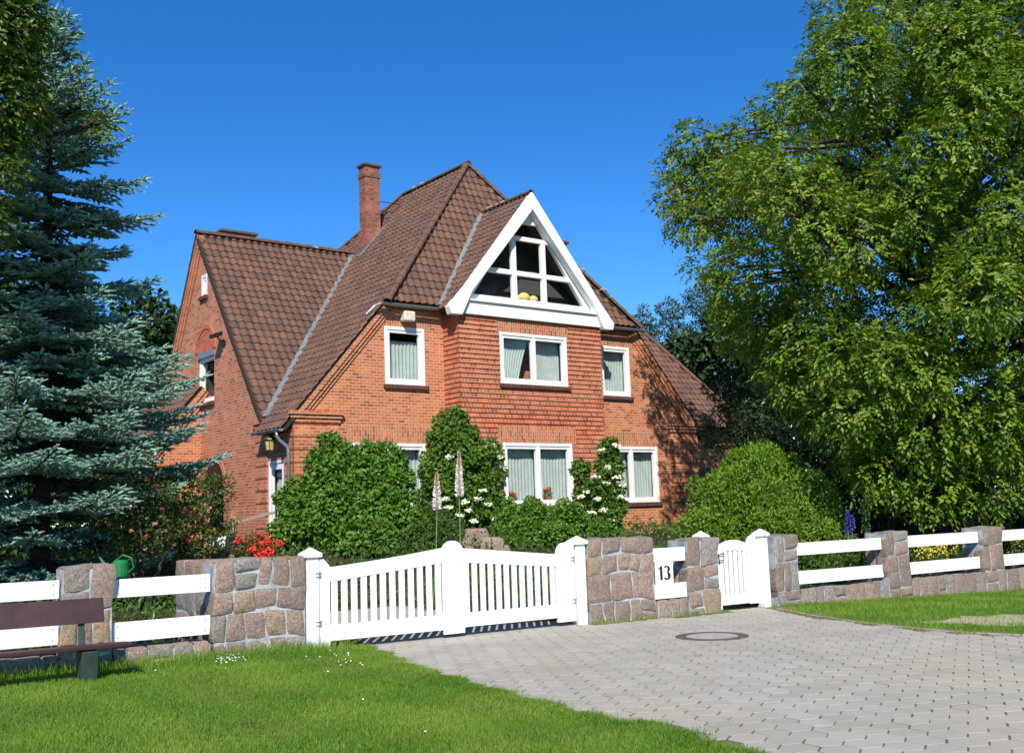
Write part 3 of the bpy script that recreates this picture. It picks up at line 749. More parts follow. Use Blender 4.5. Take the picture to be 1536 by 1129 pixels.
mb = MB(); mb.tube([(-.36, .12, 3.72), (-.36, .12, 3.60), (-.30, .1, 3.50), (-.12, .08, 3.36), (-.09, .07, 3.25), (-.09, .07, 1.0)], .042, 10); mb.build('downpipe', M['zinc'], house, smooth=True)
for g0, g1 in (((2.45, -.02, 6.99), (4.35, -.20, 7.04)), ((9.27, -.02, 6.99), (11.35, -.20, 7.04)), ((-.28, 0, 3.82), (-.01, 1.5, 3.85))):
    mb = MB(); mb.box(g0, g1); mb.build('eave_board', M['dark_wood'], house)
# chimneys
def chimney(u0, u1, v0, v1, z0, z1, capt=True):
    mb = MB(); mb.box((u0, v0, z0), (u1, v1, z1)); mb.box((u0-.03, v0-.03, z1-.35), (u1+.03, v1+.03, z1-.22))
    c_ = mb.build('chimney', M['brick_chimney'], house, uv=True)
    mb = MB(); mb.box((u0-.06, v0-.06, z1), (u1+.06, v1+.06, z1+.09)); mb.box((u0+.12, v0+.12, z1+.09), (u1-.12, v1-.12, z1+.14)); mb.build('chimney_cap', M['iron'], c_, bevel=.02)
chimney(4.98, 5.50, 5.1, 5.5, 9.0, 12.58); chimney(.9, 1.95, 6.5, 7.1, 8.5, 10.22); chimney(10.0, 10.5, 2.0, 2.5, 7.5, 10.05)
mb = MB(); mb.bar((4.68, 5.05, zl(4.68)+.06), (5.62, 5.05, zl(5.62)+.06), .22, .02, (-SL, 0, 1)); mb.box((4.72, 5.04, 9.5), (4.79, 5.1, 9.75)); mb.build('chimney_flashing', M['lead'], house)
mb = MB()
for z in (11.55, 11.25): mb = MB(); mb.tube([(5.5, 5.3, z), (6.75, 5.3, z+.02)], .012, 5); mb.build('chimney_stay', M['black'], house)

# ---- windows
def pleats(mapf, a0, a1, z0, z1, d, amp=.016, pitch=.11, shape=None, name='curtain', parent=None):
    n = int((a1-a0)/pitch*6)+2; rows = 8; Vc = []; Fc = []
    for r_ in range(rows+1):
        fz = r_/rows; z = z0+(z1-z0)*fz
        e0, e1 = (a0, a1) if shape is None else shape(fz, a0, a1)
        for i in range(n):
            q = i/(n-1); a = e0+(e1-e0)*q; Vc.append(mapf(a, d+amp*math.sin(q*(a1-a0)/pitch*2*math.pi)+.01*math.sin(fz*4+q*9), z))
    for r_ in range(rows):
        for i in range(n-1): Fc.append((r_*n+i, r_*n+i+1, (r_+1)*n+i+1, (r_+1)*n+i))
    me = bpy.data.meshes.new(name); me.from_pydata(Vc, [], Fc); me.polygons.foreach_set('use_smooth', [True]*len(Fc))
    return link(name, me, M['curtain'], parent)
def window(mapf, a0, a1, z0, z1, lights=1, sill=True, curtain='full', rec=.05, inner=.12):
    """casement window: frame is the part; pane, sill, curtain hang under it"""
    mb = MB(); F_ = .085; S_ = .075
    def b(x0, x1, y0, y1, d0, d1): mb.box(mapf(x0, d0, y0), mapf(x1, d1, y1))
    d0, d1 = rec-.06, rec+.08
    b(a0, a0+F_, z0, z1, d0, d1); b(a1-F_, a1, z0, z1, d0, d1); b(a0+F_, a1-F_, z1-F_, z1, d0+.002, d1); b(a0+F_, a1-F_, z0, z0+F_, d0+.002, d1)
    wd = (a1-a0-2*F_)/lights
    for k in range(lights):
        x0 = a0+F_+k*wd; x1 = x0+wd; e0, e1 = d0+.022, d1-.02
        b(x0+.004, x0+S_, z0+F_+.004, z1-F_-.004, e0, e1); b(x1-S_, x1-.004, z0+F_+.004, z1-F_-.004, e0, e1)
        b(x0+S_, x1-S_, z1-F_-S_, z1-F_-.004, e0+.002, e1); b(x0+S_, x1-S_, z0+F_+.004, z0+F_+S_, e0+.002, e1)
    for k in range(1, lights): b(a0+F_+k*wd-.03, a0+F_+k*wd+.03, z0+F_, z1-F_, d0+.004, e0+.01)
    wn = mb.build('window', M['white'], house, bevel=.004)
    mb = MB(); mb.quad(mapf(a0+F_, rec+.03, z0+F_), mapf(a1-F_, rec+.03, z0+F_), mapf(a1-F_, rec+.03, z1-F_), mapf(a0+F_, rec+.03, z1-F_)); mb.build('pane', M['glass'], wn, fix=False)
    if sill:
        mb = MB(); mb.box(mapf(a0-.05, .02, z0-.105), mapf(a1+.06, -.075, z0-.002)); mb.build('sill', M['sill'], wn, uv=True)
    dd = rec+.20
    if curtain == 'full':
        pleats(mapf, a0+.02, a1-.02, z0+.0, z1-.02, dd, parent=wn)
    elif curtain == 'lower':
        pleats(mapf, a0+.02, a1-.02, z0-.05, z0+(z1-z0)*.78, dd, parent=wn)
    elif curtain == 'tied':
        mid = (a0+a1)/2
        f1 = lambda fz, x0, x1: (x0, x0+(x1-x0)*(.62+.36*fz**1.5)); f2 = lambda fz, x0, x1: (x1-(x1-x0)*(.62+.36*fz**1.5), x1)
        pleats(mapf, a0+.03, mid+.08, z0-.05, z1-.02, dd, shape=f1, parent=wn); pleats(mapf, mid-.08, a1-.03, z0-.05, z1-.02, dd+.08, shape=f2, parent=wn)
    elif curtain == 'pair':
        mid = (a0+a1)/2; pleats(mapf, a0+.02, mid-.02, z0-.05, z1-.02, dd, parent=wn); pleats(mapf, mid+.02, a1-.02, z0-.05, z1-.02, dd, parent=wn)
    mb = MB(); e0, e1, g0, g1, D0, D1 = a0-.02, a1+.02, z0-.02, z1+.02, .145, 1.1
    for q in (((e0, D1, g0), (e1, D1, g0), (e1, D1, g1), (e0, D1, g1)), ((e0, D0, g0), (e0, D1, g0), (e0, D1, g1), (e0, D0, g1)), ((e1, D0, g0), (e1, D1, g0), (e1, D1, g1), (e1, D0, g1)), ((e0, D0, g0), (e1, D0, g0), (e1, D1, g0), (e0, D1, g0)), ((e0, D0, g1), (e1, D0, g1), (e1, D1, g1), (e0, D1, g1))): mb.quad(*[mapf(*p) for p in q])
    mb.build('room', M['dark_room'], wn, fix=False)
    return wn
W1 = window(front_map, 2.54, 3.74, 4.95, 6.45, 1, curtain='lower'); W1['label'] = 'upper single window left of the bay, under the lamp box'
W2 = window(front_map, 9.87, 11.06, 4.95, 6.45, 1); W2['label'] = 'upper single window right of the bay'
W3 = window(front_map, 1.55, 3.7, 1.8, 3.46, 2, curtain='pair'); W3['label'] = 'ground floor window half hidden by the big dark shrub'
W4 = window(front_map, 9.9, 12.05, 1.8, 3.46, 2, curtain='pair'); W4['label'] = 'ground floor window beside the tall white-flowered climber'
W5 = window(fr(BV), 5.65, 8.0, 5.03, 6.43, 2, curtain='tied'); W5['label'] = 'upper bay window with tied-back curtains'
W6 = window(fr(BV), 5.65, 8.05, 1.78, 3.46, 2, curtain='pair', sill=False); W6['label'] = 'lower bay window with flower pots inside'
W7 = window(sd, 4.86, 6.1, 4.95, 6.3, 1, sill=True, curtain='none', rec=.12); W7['label'] = 'white window under the blind arch of the gable'
W8 = window(sd, 5.38, 5.8, 8.0, 8.62, 1, curtain='none'); W8['label'] = 'tiny window high in the gable'
# garden door in the side wall
mb = MB(); A0, A1, Z0, Z1 = .46, 1.38, .98, 3.08
for x0, x1, y0, y1 in ((A0, A0+.07, Z0, Z1), (A1-.07, A1, Z0, Z1), (A0+.07, A1-.07, Z1-.07, Z1), (A0+.07, A1-.07, Z0, Z0+.05)): mb.box(sd(x0, 0.0, y0), sd(x1, .10, y1))
for x0, x1, y0, y1 in ((A0+.075, A0+.20, Z0+.06, Z1-.08), (A1-.20, A1-.075, Z0+.06, Z1-.08), (A0+.2, A1-.2, Z1-.22, Z1-.08), (A0+.2, A1-.2, Z0+.06, Z0+.4)): mb.box(sd(x0, .02, y0), sd(x1, .08, y1))
door = mb.build('door', M['white'], house, bevel=.004)
mb = MB(); mb.quad(sd(A0+.2, .05, Z0+.4), sd(A1-.2, .05, Z0+.4), sd(A1-.2, .05, Z1-.22), sd(A0+.2, .05, Z1-.22)); mb.build('pane', M['glass'], door, fix=False)
mb = MB(); mb.tube([(-.005, A0+.14, 2.02), (-.05, A0+.14, 2.02), (-.05, A0+.28, 2.02)], .011, 6); mb.build('handle', M['zinc'], door)
pleats(sd, A0+.08, A1-.08, Z0, Z1-.05, .2, parent=door)
# blind box of the gable window
mb = MB(); mb.box(sd(4.9, -.02, 6.24), sd(6.06, .14, 6.4)); mb.build('blind_box', M['zinc'], W7)
# wall lantern
lan = empty('wall_lantern', (-.28, .68, 3.42)); lan.parent = house
mb = MB(); mb.lathe([(.002, .27), (.05, .25), (.15, .16), (.16, .14), (.0, .14)], n=8); mb.tube([(0, 0, .26), (0, 0, .33), (.14, 0, .33), (.28, 0, .20)], .012, 6); mb.lathe([(.10, -.12), (.06, -.17), (.002, -.20)], n=8)
for k in range(6):
    t_ = math.pi/3*k; mb.tube([(.13*math.cos(t_), .13*math.sin(t_), .14), (.095*math.cos(t_), .095*math.sin(t_), -.12)], .008, 4)
mb.build('lantern_frame', M['brass'], lan, fix=False)
M['amber_glass'] = simple('amber_glass', (.55, .45, .18), (.4, .3, .1), .15)
mb = MB(); mb.lathe([(.115, .13), (.082, -.11)], n=6); mb.build('lantern_glass', M['amber_glass'], lan, fix=False)
# lamp box over the upper left window, floodlight on the gable
mb = MB(); mb.box((3.0, -.02, 6.58), (3.33, -.26, 6.84)); mb.build('lamp_box', M['box_plastic'], house, bevel=.03)
mb = MB(); mb.tube([(-.0, 4.1, 6.45), (-.16, 4.1, 6.5), (-.2, 4.15, 6.62)], .02, 6); mb.prism([(-.12, 3.98, 6.62), (-.34, 3.98, 6.56), (-.34, 3.98, 6.66), (-.12, 3.98, 6.74)], (0, .38, 0)); mb.box((-.02, 4.03, 6.38), (-.06, 4.17, 6.5))
mb.build('floodlight', M['black'], house)

# ---- dormer front
dorm = empty('dormer', (0, 0, 0)); dorm.parent = house
pl = lambda pts, v_, th=.06: ([(a, v_, z) for a, z in pts], (0, th, 0))
mb = MB()
for s_ in (-1, 1):
    q = [(DC, DZ+.03), (DC+s_*2.35, DZ-2.35*DS+.03), (DC+s_*2.86, 6.93), (DC+s_*2.80, 6.74), (DC+s_*2.46, 6.74), (DC+s_*2.12, DZ-2.12*DS-.36), (DC, DZ-.47)]
    mb.prism(*pl(q, -.92-.002*s_, .22))
mb.build('bargeboard', M['white_wood'], dorm, bevel=.006)
mb = MB(); mb.prism(*pl([(DC-2.80, 6.80), (DC+2.80, 6.80), (DC+2.56, 7.17), (DC-2.56, 7.17)], -.80, .12)); mb.box((4.5, -.86, 7.15), (9.1, -.66, 7.19)); mb.build('fascia', M['white_wood'], dorm, bevel=.004)
gl = lambda z: (10.02-z)/1.37
fwm = MB(); d_ = -.66
ou = lambda z: (DZ-.04-z)/DS
for s_ in (-1, 1):
    fwm.prism(*pl([(DC+s_*(gl(7.19)), 7.19), (DC+s_*ou(7.19), 7.19), (DC+s_*ou(9.7), 9.7), (DC+s_*gl(9.7), 9.7)], d_-.02, .12))
    fwm.prism(*pl([(DC+s_*.44, 7.3), (DC+s_*.60, 7.3), (DC+s_*.60, 9.1), (DC+s_*.44, 9.1)], d_-.001, .1))
fwm.prism(*pl([(DC-.45, 9.52), (DC+.45, 9.52), (DC, DZ-.3)], d_-.012, .1))
for z0_, z1_ in ((7.19, 7.38), (8.04, 8.17), (9.03, 9.15)): fwm.prism(*pl([(DC-gl(z0_)-.05, z0_), (DC+gl(z0_)+.05, z0_), (DC+gl(z1_)+.05, z1_), (DC-gl(z1_)-.05, z1_)], d_-.008, .11))
gw = fwm.build('gable_window', M['white_wood'], dorm, bevel=.003)
mb = MB(); mb.quad((DC-gl(7.3), -.60, 7.3), (DC+gl(7.3), -.60, 7.3), (DC+gl(9.6), -.60, 9.6), (DC-gl(9.6), -.60, 9.6)); mb.build('pane', M['glass'], gw, fix=False)
mb = MB(); mb.box((4.6, -.55, 7.15), (9.0, 1.3, 7.25)); mb.box((4.9, .9, 7.15), (8.7, .95, 8.2)); mb.box((5.2, -.54, 7.25), (8.4, -.1, 7.37)); mb.build('attic_floor', M['dark_room'], dorm)
mb = MB(); mb.quad((4.4, -.42, 7.1), (9.2, -.42, 7.1), (9.2, 1.15, 10.2), (4.4, 1.15, 10.2)); bq = mb.build('attic_dark_sheet', M['dark_room'], dorm, fix=False)  # dark sheet hides the tile underside and stands in for the attic's darkness
for v_ in bq.data.vertices:
    lim = (DZ-.12-v_.co.z)/DS
    v_.co.x = max(DC-max(lim, .05), min(DC+max(lim, .05), v_.co.x))

# ---- porch (its gabled end shows left of the side wall)
zp = lambda u_: 5.45+SL*u_
wall_panel('porch_wall', fr(5.85), [(-1.75, -.1), (0, -.1), (0, zp(0)), (-1.75, zp(-1.75))], [], M['brick'])
mb = MB(); rake_bands(mb, fr(5.85), (-1.75, zp(-1.75)), (0, zp(0)), (.755, -.656), (.11, .11, .11), (.12, .08, .04)); mb.build('rake_moulding', M['brick'], house, uv=True)
mb = MB(); mb.quad((-1.75, 5.85, -.1), (-1.75, 10.3, -.1), (-1.75, 10.3, zp(-1.75)), (-1.75, 5.85, zp(-1.75))); mb.build('porch_side', M['brick_side'], house, uv=True, fix=False)
tiled([(-1.95, 5.75, zp(-1.95)), (0, 5.75, zp(0)), (0, 10.3, zp(0)), (-1.95, 10.3, zp(-1.95))], name='porch_roof')
mb = MB(); mb.box((-.05, 6.3, 5.5), (.01, 10, 5.56)); mb.build('porch_flashing', M['dark_wood'], house)
# ---- right wing, set back, in the shade of the walnut
ZR = lambda v_: 4.25+1.3*(v_-1.9)
mb = MB(); mb.quad((HWD, 2.4, -.1), (18.4, 2.4, -.1), (18.4, 2.4, 4.3), (HWD, 2.4, 4.3)); mb.quad((18.4, 2.4, -.1), (18.4, 10.3, -.1), (18.4, 10.3, 4.3), (18.4, 2.4, 4.3)); mb.build('right_wing_wall', M['brick_side'], house, uv=True, fix=False)
tiled([(12.2, 1.95, ZR(1.95)), (18.75, 1.95, ZR(1.95)), (15.6, 6.0, ZR(6.0)), (9.3, 6.0, ZR(6.0))], name='right_wing_roof')
tiled([(18.75, 1.95, ZR(1.95)), (18.75, 10.1, ZR(1.95)), (15.6, 6.0, ZR(6.0))], name='right_wing_roof')
caps([((18.75, 1.95, ZR(1.95)+.03), (15.6, 6.0, ZR(6)+.03))], 'hip_tiles')
mb = MB(); gutter(mb, (HWD+.1, 1.88, ZR(1.95)-.06), (18.8, 1.88, ZR(1.95)-.06)); mb.tube([(HWD+.25, 1.9, 3.9), (HWD+.25, 2.3, 3.6), (HWD+.25, 2.33, .9)], .045, 8); mb.build('gutter', M['zinc'], house, fix=False)

# ---- things standing inside the windows
def flower_pot(a, z, label, tall):
    o = empty('flower_pot', tuple(HW(a, BV+.17, z)), HA); tag(o, label, 'flower pot', 'flower pots in the lower bay window')
    mb = MB(); mb.lathe([(.0, 0), (.055, 0), (.075, .13), (.085, .13), (.085, .16), (.0, .15)], n=14); mb.build('pot', M['terracotta'], o, smooth=False)
    k = 90; P = rdir(k)*np.array([.14, .05, .07 if not tall else .12])+np.array([0, 0, .2 if not tall else .24]); V_, F_ = leaves(P, rdir(k), rdir(k), .05, .04); fast('plant_leaves', V_, F_, M['shrub'], o, tint=RNG.random(k*2))
    k = 60; P = rdir(k)*np.array([.15, .05, .05])+np.array([0, -.01, .26 if not tall else .36]); V_, F_ = leaves(P, rdir(k), rdir(k), .045, .04); fast('blossoms', V_, F_, M['petal_red'], o)
flower_pot(6.02, 1.86, 'low flower pot with red blossoms behind the left pane of the lower bay window', False)
flower_pot(7.25, 1.86, 'taller flower pot with red blossoms behind the right pane of the lower bay window', True)
for x_, r_, nm in ((6.57, .14, 'smaller yellow cushion at the left in the triangular gable window'), (6.80, .20, 'big yellow cushion in the middle of the triangular gable window'), (7.12, .16, 'yellow cushion at the right in the triangular gable window')):
    bm = bmesh.new(); bmesh.ops.create_uvsphere(bm, u_segments=16, v_segments=10, radius=1)
    for v_ in bm.verts: v_.co = Vector((v_.co.x*r_, v_.co.y*.12, v_.co.z*r_*.72*(1-.12*v_.co.x**2)+r_*.7))
    me = bpy.data.meshes.new('cushion'); bm.to_mesh(me); bm.free(); me.polygons.foreach_set('use_smooth', [True]*len(me.polygons))
    o = link('cushion', me, M['yellow_cloth']); o.location = tuple(HW(x_, -.38, 7.372)); o.rotation_euler = (0, 0, HA); tag(o, nm, 'cushion', 'cushions in the gable window')

# ------------------------------------------------------------------ stone walls and pillars of the front fence
def stone_block(x0, x1, y0, y1, z0, z1, warp, r=None, k=6, noise_=.006):
    """rounded rough block; warp() shares its jitter with the neighbours so the joints wander"""
    r = r or random.choice((.006, .008, .011))
    g_ = np.linspace(-1, 1, k+1); A, B = np.meshgrid(g_, g_, indexing='ij'); o = np.ones_like(A)
    hx, hy, hz_ = (x1-x0)/2, (y1-y0)/2, (z1-z0)/2; c_ = np.array([(x0+x1)/2, (y0+y1)/2, (z0+z1)/2]); Vs = []; Fs = []; off = 0
    for ax, sg in ((0, 1), (0, -1), (1, 1), (1, -1), (2, 1), (2, -1)):
        p = [None]*3; p[ax] = o*sg; p[(ax+1) % 3] = A*sg; p[(ax+2) % 3] = B
        P = np.stack(p, -1).reshape(-1, 3); Vs.append(P)
        I = np.arange((k+1)**2).reshape(k+1, k+1)+off; Fs.append(np.stack([I[:-1, :-1], I[1:, :-1], I[1:, 1:], I[:-1, 1:]], -1).reshape(-1, 4)); off += (k+1)**2
    P = np.concatenate(Vs); F = np.concatenate(Fs)
    h = np.array([hx, hy, hz_]); Q = P*h
    inner = np.clip(Q, -(h-r*2.2), h-r*2.2); d = Q-inner; L = np.linalg.norm(d, axis=1, keepdims=True)
    Q = np.where(L > 1e-6, inner+d/np.maximum(L, 1e-6)*np.minimum(L, r*2.2), Q)
    bul = (1-P[:, 0:1]**2)*(1-P[:, 2:3]**2)
    Q[:, 1:2] += np.sign(P[:, 1:2])*bul*.012*(np.abs(P[:, 1:2]) > .99)
    W3 = Q+c_; kx = RNG.uniform(0, 9, 3)
    ns = np.sin(W3[:, [0]]*23+kx[0])*np.cos(W3[:, [2]]*27+kx[1])+np.sin(W3[:, [1]]*31+W3[:, [2]]*17+kx[2])
    Q = Q*(1+ns*noise_*.8/np.maximum(h.max(), .1)); W3 = Q+c_+RNG.normal(0, 1, 3)*.003
    W3[:, 0] += warp(W3[:, 2]*5.1, W3[:, 0]*1.7); W3[:, 2] += warp(W3[:, 0]*4.3+3, W3[:, 2]*1.3)*np.clip((z1-W3[:, 2]+.1)*3, .2, 1)
    return W3, F
def stone_mass(name, s0, s1, z0, z1, th, label, rows, cols, group, depth2=True, sag=None, t0=0., cat='stone wall'):
    root = empty(name, tuple(FP(s0, t0, 0)), FA); tag(root, label, cat, group)
    L = s1-s0; VS = []; FS = []; TS = []; off = 0; ph = RNG.uniform(0, 9)
    warp = lambda a, b: .020*np.sin(a+ph)+.012*np.sin(b*3+a*1.6+ph)+.006*np.sin(a*2.7+b*5)
    edges = [z0]
    hs_ = RNG.uniform(.75, 1.3, rows); hs_ = hs_/hs_.sum()*(z1-z0)
    for h in hs_: edges.append(edges[-1]+h)
    layers = [(0, th*.5), (th*.5, th)] if depth2 else [(0, th)]
    for (y0, y1) in layers:
        for r_ in range(rows):
            k = max(1, cols+(random.choice((-1, 0, 0, 1)) if cols > 2 else (r_ % 2 if cols == 2 and L > .5 and random.random() < .3 else 0)))
            ws = RNG.uniform(.65, 1.35, k); ws = ws/ws.sum()*L; x = 0
            for w_ in ws:
                zt = edges[r_+1]; zb_ = edges[r_]
                parts = [(x, x+w_, zb_, zt)]
                if w_ > .26 and zt-zb_ > .3 and random.random() < .3: zm = zb_+(zt-zb_)*random.uniform(.4, .6); parts = [(x, x+w_, zb_, zm), (x, x+w_, zm, zt)]
                for a0, a1, b0, b1 in parts:
                    g_ = .006
                    Vv, Ff = stone_block(a0+g_, a1-g_, y0+(.0 if y0 == 0 else g_), y1-(0 if y1 == th else g_), b0+g_, b1-g_*(b1 < z1-.01), warp)
                    Vv[:, 1] -= abs(RNG.normal(0, .006))*(1 if y0 == 0 else -1); Vv[:, 0] += RNG.normal(0, .002)
                    if sag: Vv[:, 2] += sag(Vv[:, 0]/L)*(Vv[:, 2]-z0)/(z1-z0)
                    VS.append(Vv); FS.append(Ff+off); off += len(Vv); TS.append(np.full(len(Ff), random.random()))
                x += w_
    o = fast('stones', np.concatenate(VS), np.concatenate(FS), M['stone'], root, tint=np.concatenate(TS))
    mb = MB(); nx = max(2, int(L/.12)); nz = max(2, int((z1-z0)/.12)); ins = .010
    top = z1-.03
    def P_(i, j, y):
        x = ins+(L-2*ins)*i/nx; z = z0+(top-z0)*j/nz
        if sag: z += sag(x/L)*(z-z0)/(z1-z0)
        return (x, y, z)
    wob = RNG.uniform(-.006, .007, (nx+1, nz+1))
    for i in range(nx):
        for j in range(nz):
            mb.quad(P_(i, j, ins+wob[i, j]), P_(i+1, j, ins+wob[i+1, j]), P_(i+1, j+1, ins+wob[i+1, j+1]), P_(i, j+1, ins+wob[i, j+1]))
            mb.quad(P_(i, j, th-ins), P_(i+1, j, th-ins), P_(i+1, j+1, th-ins), P_(i, j+1, th-ins))
    for j in range(nz):
        for i in (0, nx): mb.quad(P_(i, j, ins), P_(i, j, th-ins), P_(i, j+1, th-ins), P_(i, j+1, ins))
    for i in range(nx): mb.quad(P_(i, nz, ins), P_(i+1, nz, ins), P_(i+1, nz, th-ins), P_(i, nz, th-ins))
    mb.build('mortar', M['mortar'], root, fix=False)
    return root
GP = 'granite pillars of the front fence'; GWL = 'granite wall pieces of the front fence'; GL = 'low stone plinths under the board fence'
stone_mass('stone_pillar', -6.88, -6.34, -.1, 1.19, .46, 'square granite pillar of the fence behind the right end of the brown bench', 3, 2, GP, cat='stone pillar')
stone_mass('stone_wall', -5.22, -4.08, -.1, 1.17, .46, 'granite block wall between the left board rails and the left driveway gate post', 4, 4, GWL)
ret = stone_mass('stone_wall', -5.22, -3.95, -.1, 1.15, .45, 'stretch of granite wall running back from the left end of the left granite wall, behind the board ends', 4, 3, GWL)
ret.location = tuple(FP(-4.765, .47, 0)); ret.rotation_euler = (0, 0, FA+math.pi/2)
stone_mass('stone_wall', .18, 1.41, -.1, 1.19, .46, 'granite block wall between the right driveway gate post and the white house number plate', 4, 4, GWL)
stone_mass('stone_pillar', 2.05, 2.70, -.1, 1.12, .46, 'granite pillar between the white house number plate and the small garden gate', 3, 2, GP, cat='stone pillar')
stone_mass('stone_wall', 1.43, 2.03, -.1, .24, .44, 'short low stone plinth below the house number 13', 1, 3, GL)
stone_mass('stone_pillar', 3.93, 4.45, -.2, 1.09, .46, 'granite pillar directly right of the small garden gate', 3, 2, GP, cat='stone pillar')
stone_mass('stone_pillar', 6.64, 7.26, -.3, 1.05, .46, 'granite pillar of the right fence between the first and second pair of boards', 3, 2, GP, cat='stone pillar')
stone_mass('stone_pillar', 9.40, 10.02, -.35, 1.03, .46, 'rightmost granite pillar of the fence in view', 3, 2, GP, cat='stone pillar')
stone_mass('stone_pillar', -9.2, -8.66, -.1, 1.19, .46, 'granite pillar hidden off the left edge', 3, 2, GP, cat='stone pillar') if False else None
stone_mass('stone_wall', -9.6, -6.90, -.1, .25, .42, 'low stone plinth behind the brown bench, left of the first pillar', 1, 11, GL)
stone_mass('stone_wall', -6.32, -5.24, -.1, .25, .42, 'low stone plinth under the boards between the bench pillar and the left granite wall', 1, 4, GL)
stone_mass('stone_wall', 4.47, 6.62, -.25, .20, .42, 'low stone plinth under the first pair of boards right of the small gate', 1, 9, GL)
stone_mass('stone_wall', 7.28, 9.38, -.35, .20, .42, 'low stone plinth under the second pair of boards right of the small gate', 1, 8, GL)
stone_mass('stone_wall', 10.04, 13.2, -.4, .20, .42, 'low stone plinth under the boards at the right edge of the photo', 1, 11, GL)

# ---- board fences between the pillars
def boards(s0, s1, label, zs=((.75, .955), (.27, .485)), group='white board fence sections', t=.09):
    root = empty('board_fence', tuple(FP(s0, t, 0)), FA); tag(root, label, 'board fence', group)
    L = s1-s0
    for z0, z1 in zs:
        mb = MB(); dz = random.uniform(-.006, .006); k = 8
        mb.prism([(0, 0, z0+dz), (L, 0, z0), (L, 0, z1), (0, 0, z1+dz)], (0, .032, 0))
        b_ = mb.build('board', M['white_wood'], root, bevel=.004)
        for x in ((.06, L-.06) if L > .8 else (L-.1,)):
            for zz in (z0+.05, z1-.05):
                mb = MB(); mb.box((x-.006, -.002, zz-.006), (x+.006, .004, zz+.006)); mb.build('bolt', M['black'], b_)
    return root
LZ = ((.85, 1.05), (.355, .57))
boards(-9.6, -6.89, 'pair of white boards behind the brown bench at the left edge', LZ)
boards(-6.33, -5.23, 'short pair of white boards between the bench pillar and the left granite wall', ((.815, 1.02), (.325, .545)))
boards(4.46, 6.63, 'pair of white boards between the small gate pillar and the next pillar')
boards(7.27, 9.39, 'pair of white boards between the two rightmost pillars')
boards(10.03, 13.2, 'pair of white boards running out of the right edge of the photo')
sgn = boards(1.42, 2.045, 'short white boards framing the house number 13', ((.80, 1.005), (.255, .475)), t=.03)
# number plate
np_ = empty('house_number_sign', tuple(FP(1.45, .035, .478)), FA); tag(np_, 'white house number plate reading 13 between two short white boards', 'house number')
mb = MB(); mb.box((0, 0, 0), (.345, .02, .32)); mb.build('plate', M['white'], np_, bevel=.003)
def digit(name, polys, x):
    mb = MB()
    for q in polys: mb.prism([(x+a*.2, -.002, .055+b*.2) for a, b in q], (0, -.004, 0))
    mb.build(name, M['black'], np_)
digit('digit_one', [[(.20, 0), (.42, 0), (.42, 1.05), (.20, .98)], [(.05, .80), (.17, .86), (.17, .94), (.05, .86)]], .045)
arc = lambda cx, cy, r0x, r0z, r1x, r1z, t0, t1, n=12: [[(cx+rx*math.cos(t), cy+rz*math.sin(t)) for rx, rz, t in ((r0x, r0z, a), (r1x, r1z, a), (r1x, r1z, b), (r0x, r0z, b))] for a, b in zip(np.linspace(t0, t1, n)[:-1], np.linspace(t0, t1, n)[1:])]
digit('digit_three', arc(.28, .78, .10, .18, .33, .26, -1.25, 2.5)+arc(.28, .28, .10, .21, .36, .30, -2.6, 1.3), .16)

# ---- white gates
def post(s, label, h=1.14, wd=.165, t=.02, group='white timber gate posts', capw=.235):
    o = empty('gate_post', tuple(FP(s, t, 0)), FA); tag(o, label, 'gate post', group)
    mb = MB(); mb.box((-wd/2, 0, -.15), (wd/2, wd, h)); mb.build('shaft', M['white_wood'], o, bevel=.006)
    c_ = capw/2; y0 = wd/2-c_; y1 = wd/2+c_
    mb = MB(); mb.box((-c_, y0, h), (c_, y1, h+.045)); i = len(mb.v)
    mb.v += [(-c_, y0, h+.046), (c_, y0, h+.046), (c_, y1, h+.046), (-c_, y1, h+.046), (0, wd/2, h+.125)]
    for q in ((0, 1, 4), (1, 2, 4), (2, 3, 4), (3, 0, 4)): mb.f.append(tuple(i+k for k in q)); mb.m.append(0)
    mb.build('cap', M['white_wood'], o, bevel=.004)
    return o
post(-3.985, 'white post with pyramid cap at the left end of the wide driveway gate', 1.15)
post(.075, 'white post with pyramid cap at the right end of the wide driveway gate', 1.13)
post(2.70, 'white post with pyramid cap behind the granite pillar, left of the small gate', 1.10, t=.32, wd=.13, capw=.2)
post(3.72, 'white post with pyramid cap at the right side of the small garden gate', 1.10, wd=.15, capw=.21)
for x in (1,): pass
def leaf_gate(root, x0, x1, ztop, zrb, zb, zt, nsl, stile_side, yb=.03):
    """ztop(x) top of the rail, zrb(x) its underside"""
    n = 6
    for nm, lo, hi in (('top_rail', zrb, ztop), ('bottom_rail', lambda x: zb, lambda x: zt)):
        xs = np.linspace(x0, x1, n+1)
        mb = MB(); q = [(x, yb-.004, lo(x)) for x in xs]+[(x, yb-.004, hi(x)) for x in xs[::-1]]
        if nm == 'bottom_rail': q = [(x0, yb-.004, zb), (x1, yb-.004, zb), (x1, yb-.004, zt), (x0, yb-.004, zt)]
        i = len(mb.v)
        mb.prism(q, (0, .042, 0)); mb.build(nm, M['white_wood'], root, bevel=.003)
    p = (x1-x0)/nsl
    for k in range(nsl):
        xc = x0+(k+.5)*p; wd = p*.62
        mb = MB(); mb.box((xc-wd/2, yb+.004, zt-.03), (xc+wd/2, yb+.026, zrb(xc)+.04)); mb.build('slat', M['white_wood'], root, bevel=.002)
dgL = empty('driveway_gate', tuple(FP(-3.89, 0, 0)), FA); tag(dgL, 'left leaf of the wide white slatted driveway gate with round-topped middle stile', 'gate', 'leaves of the white driveway gate')
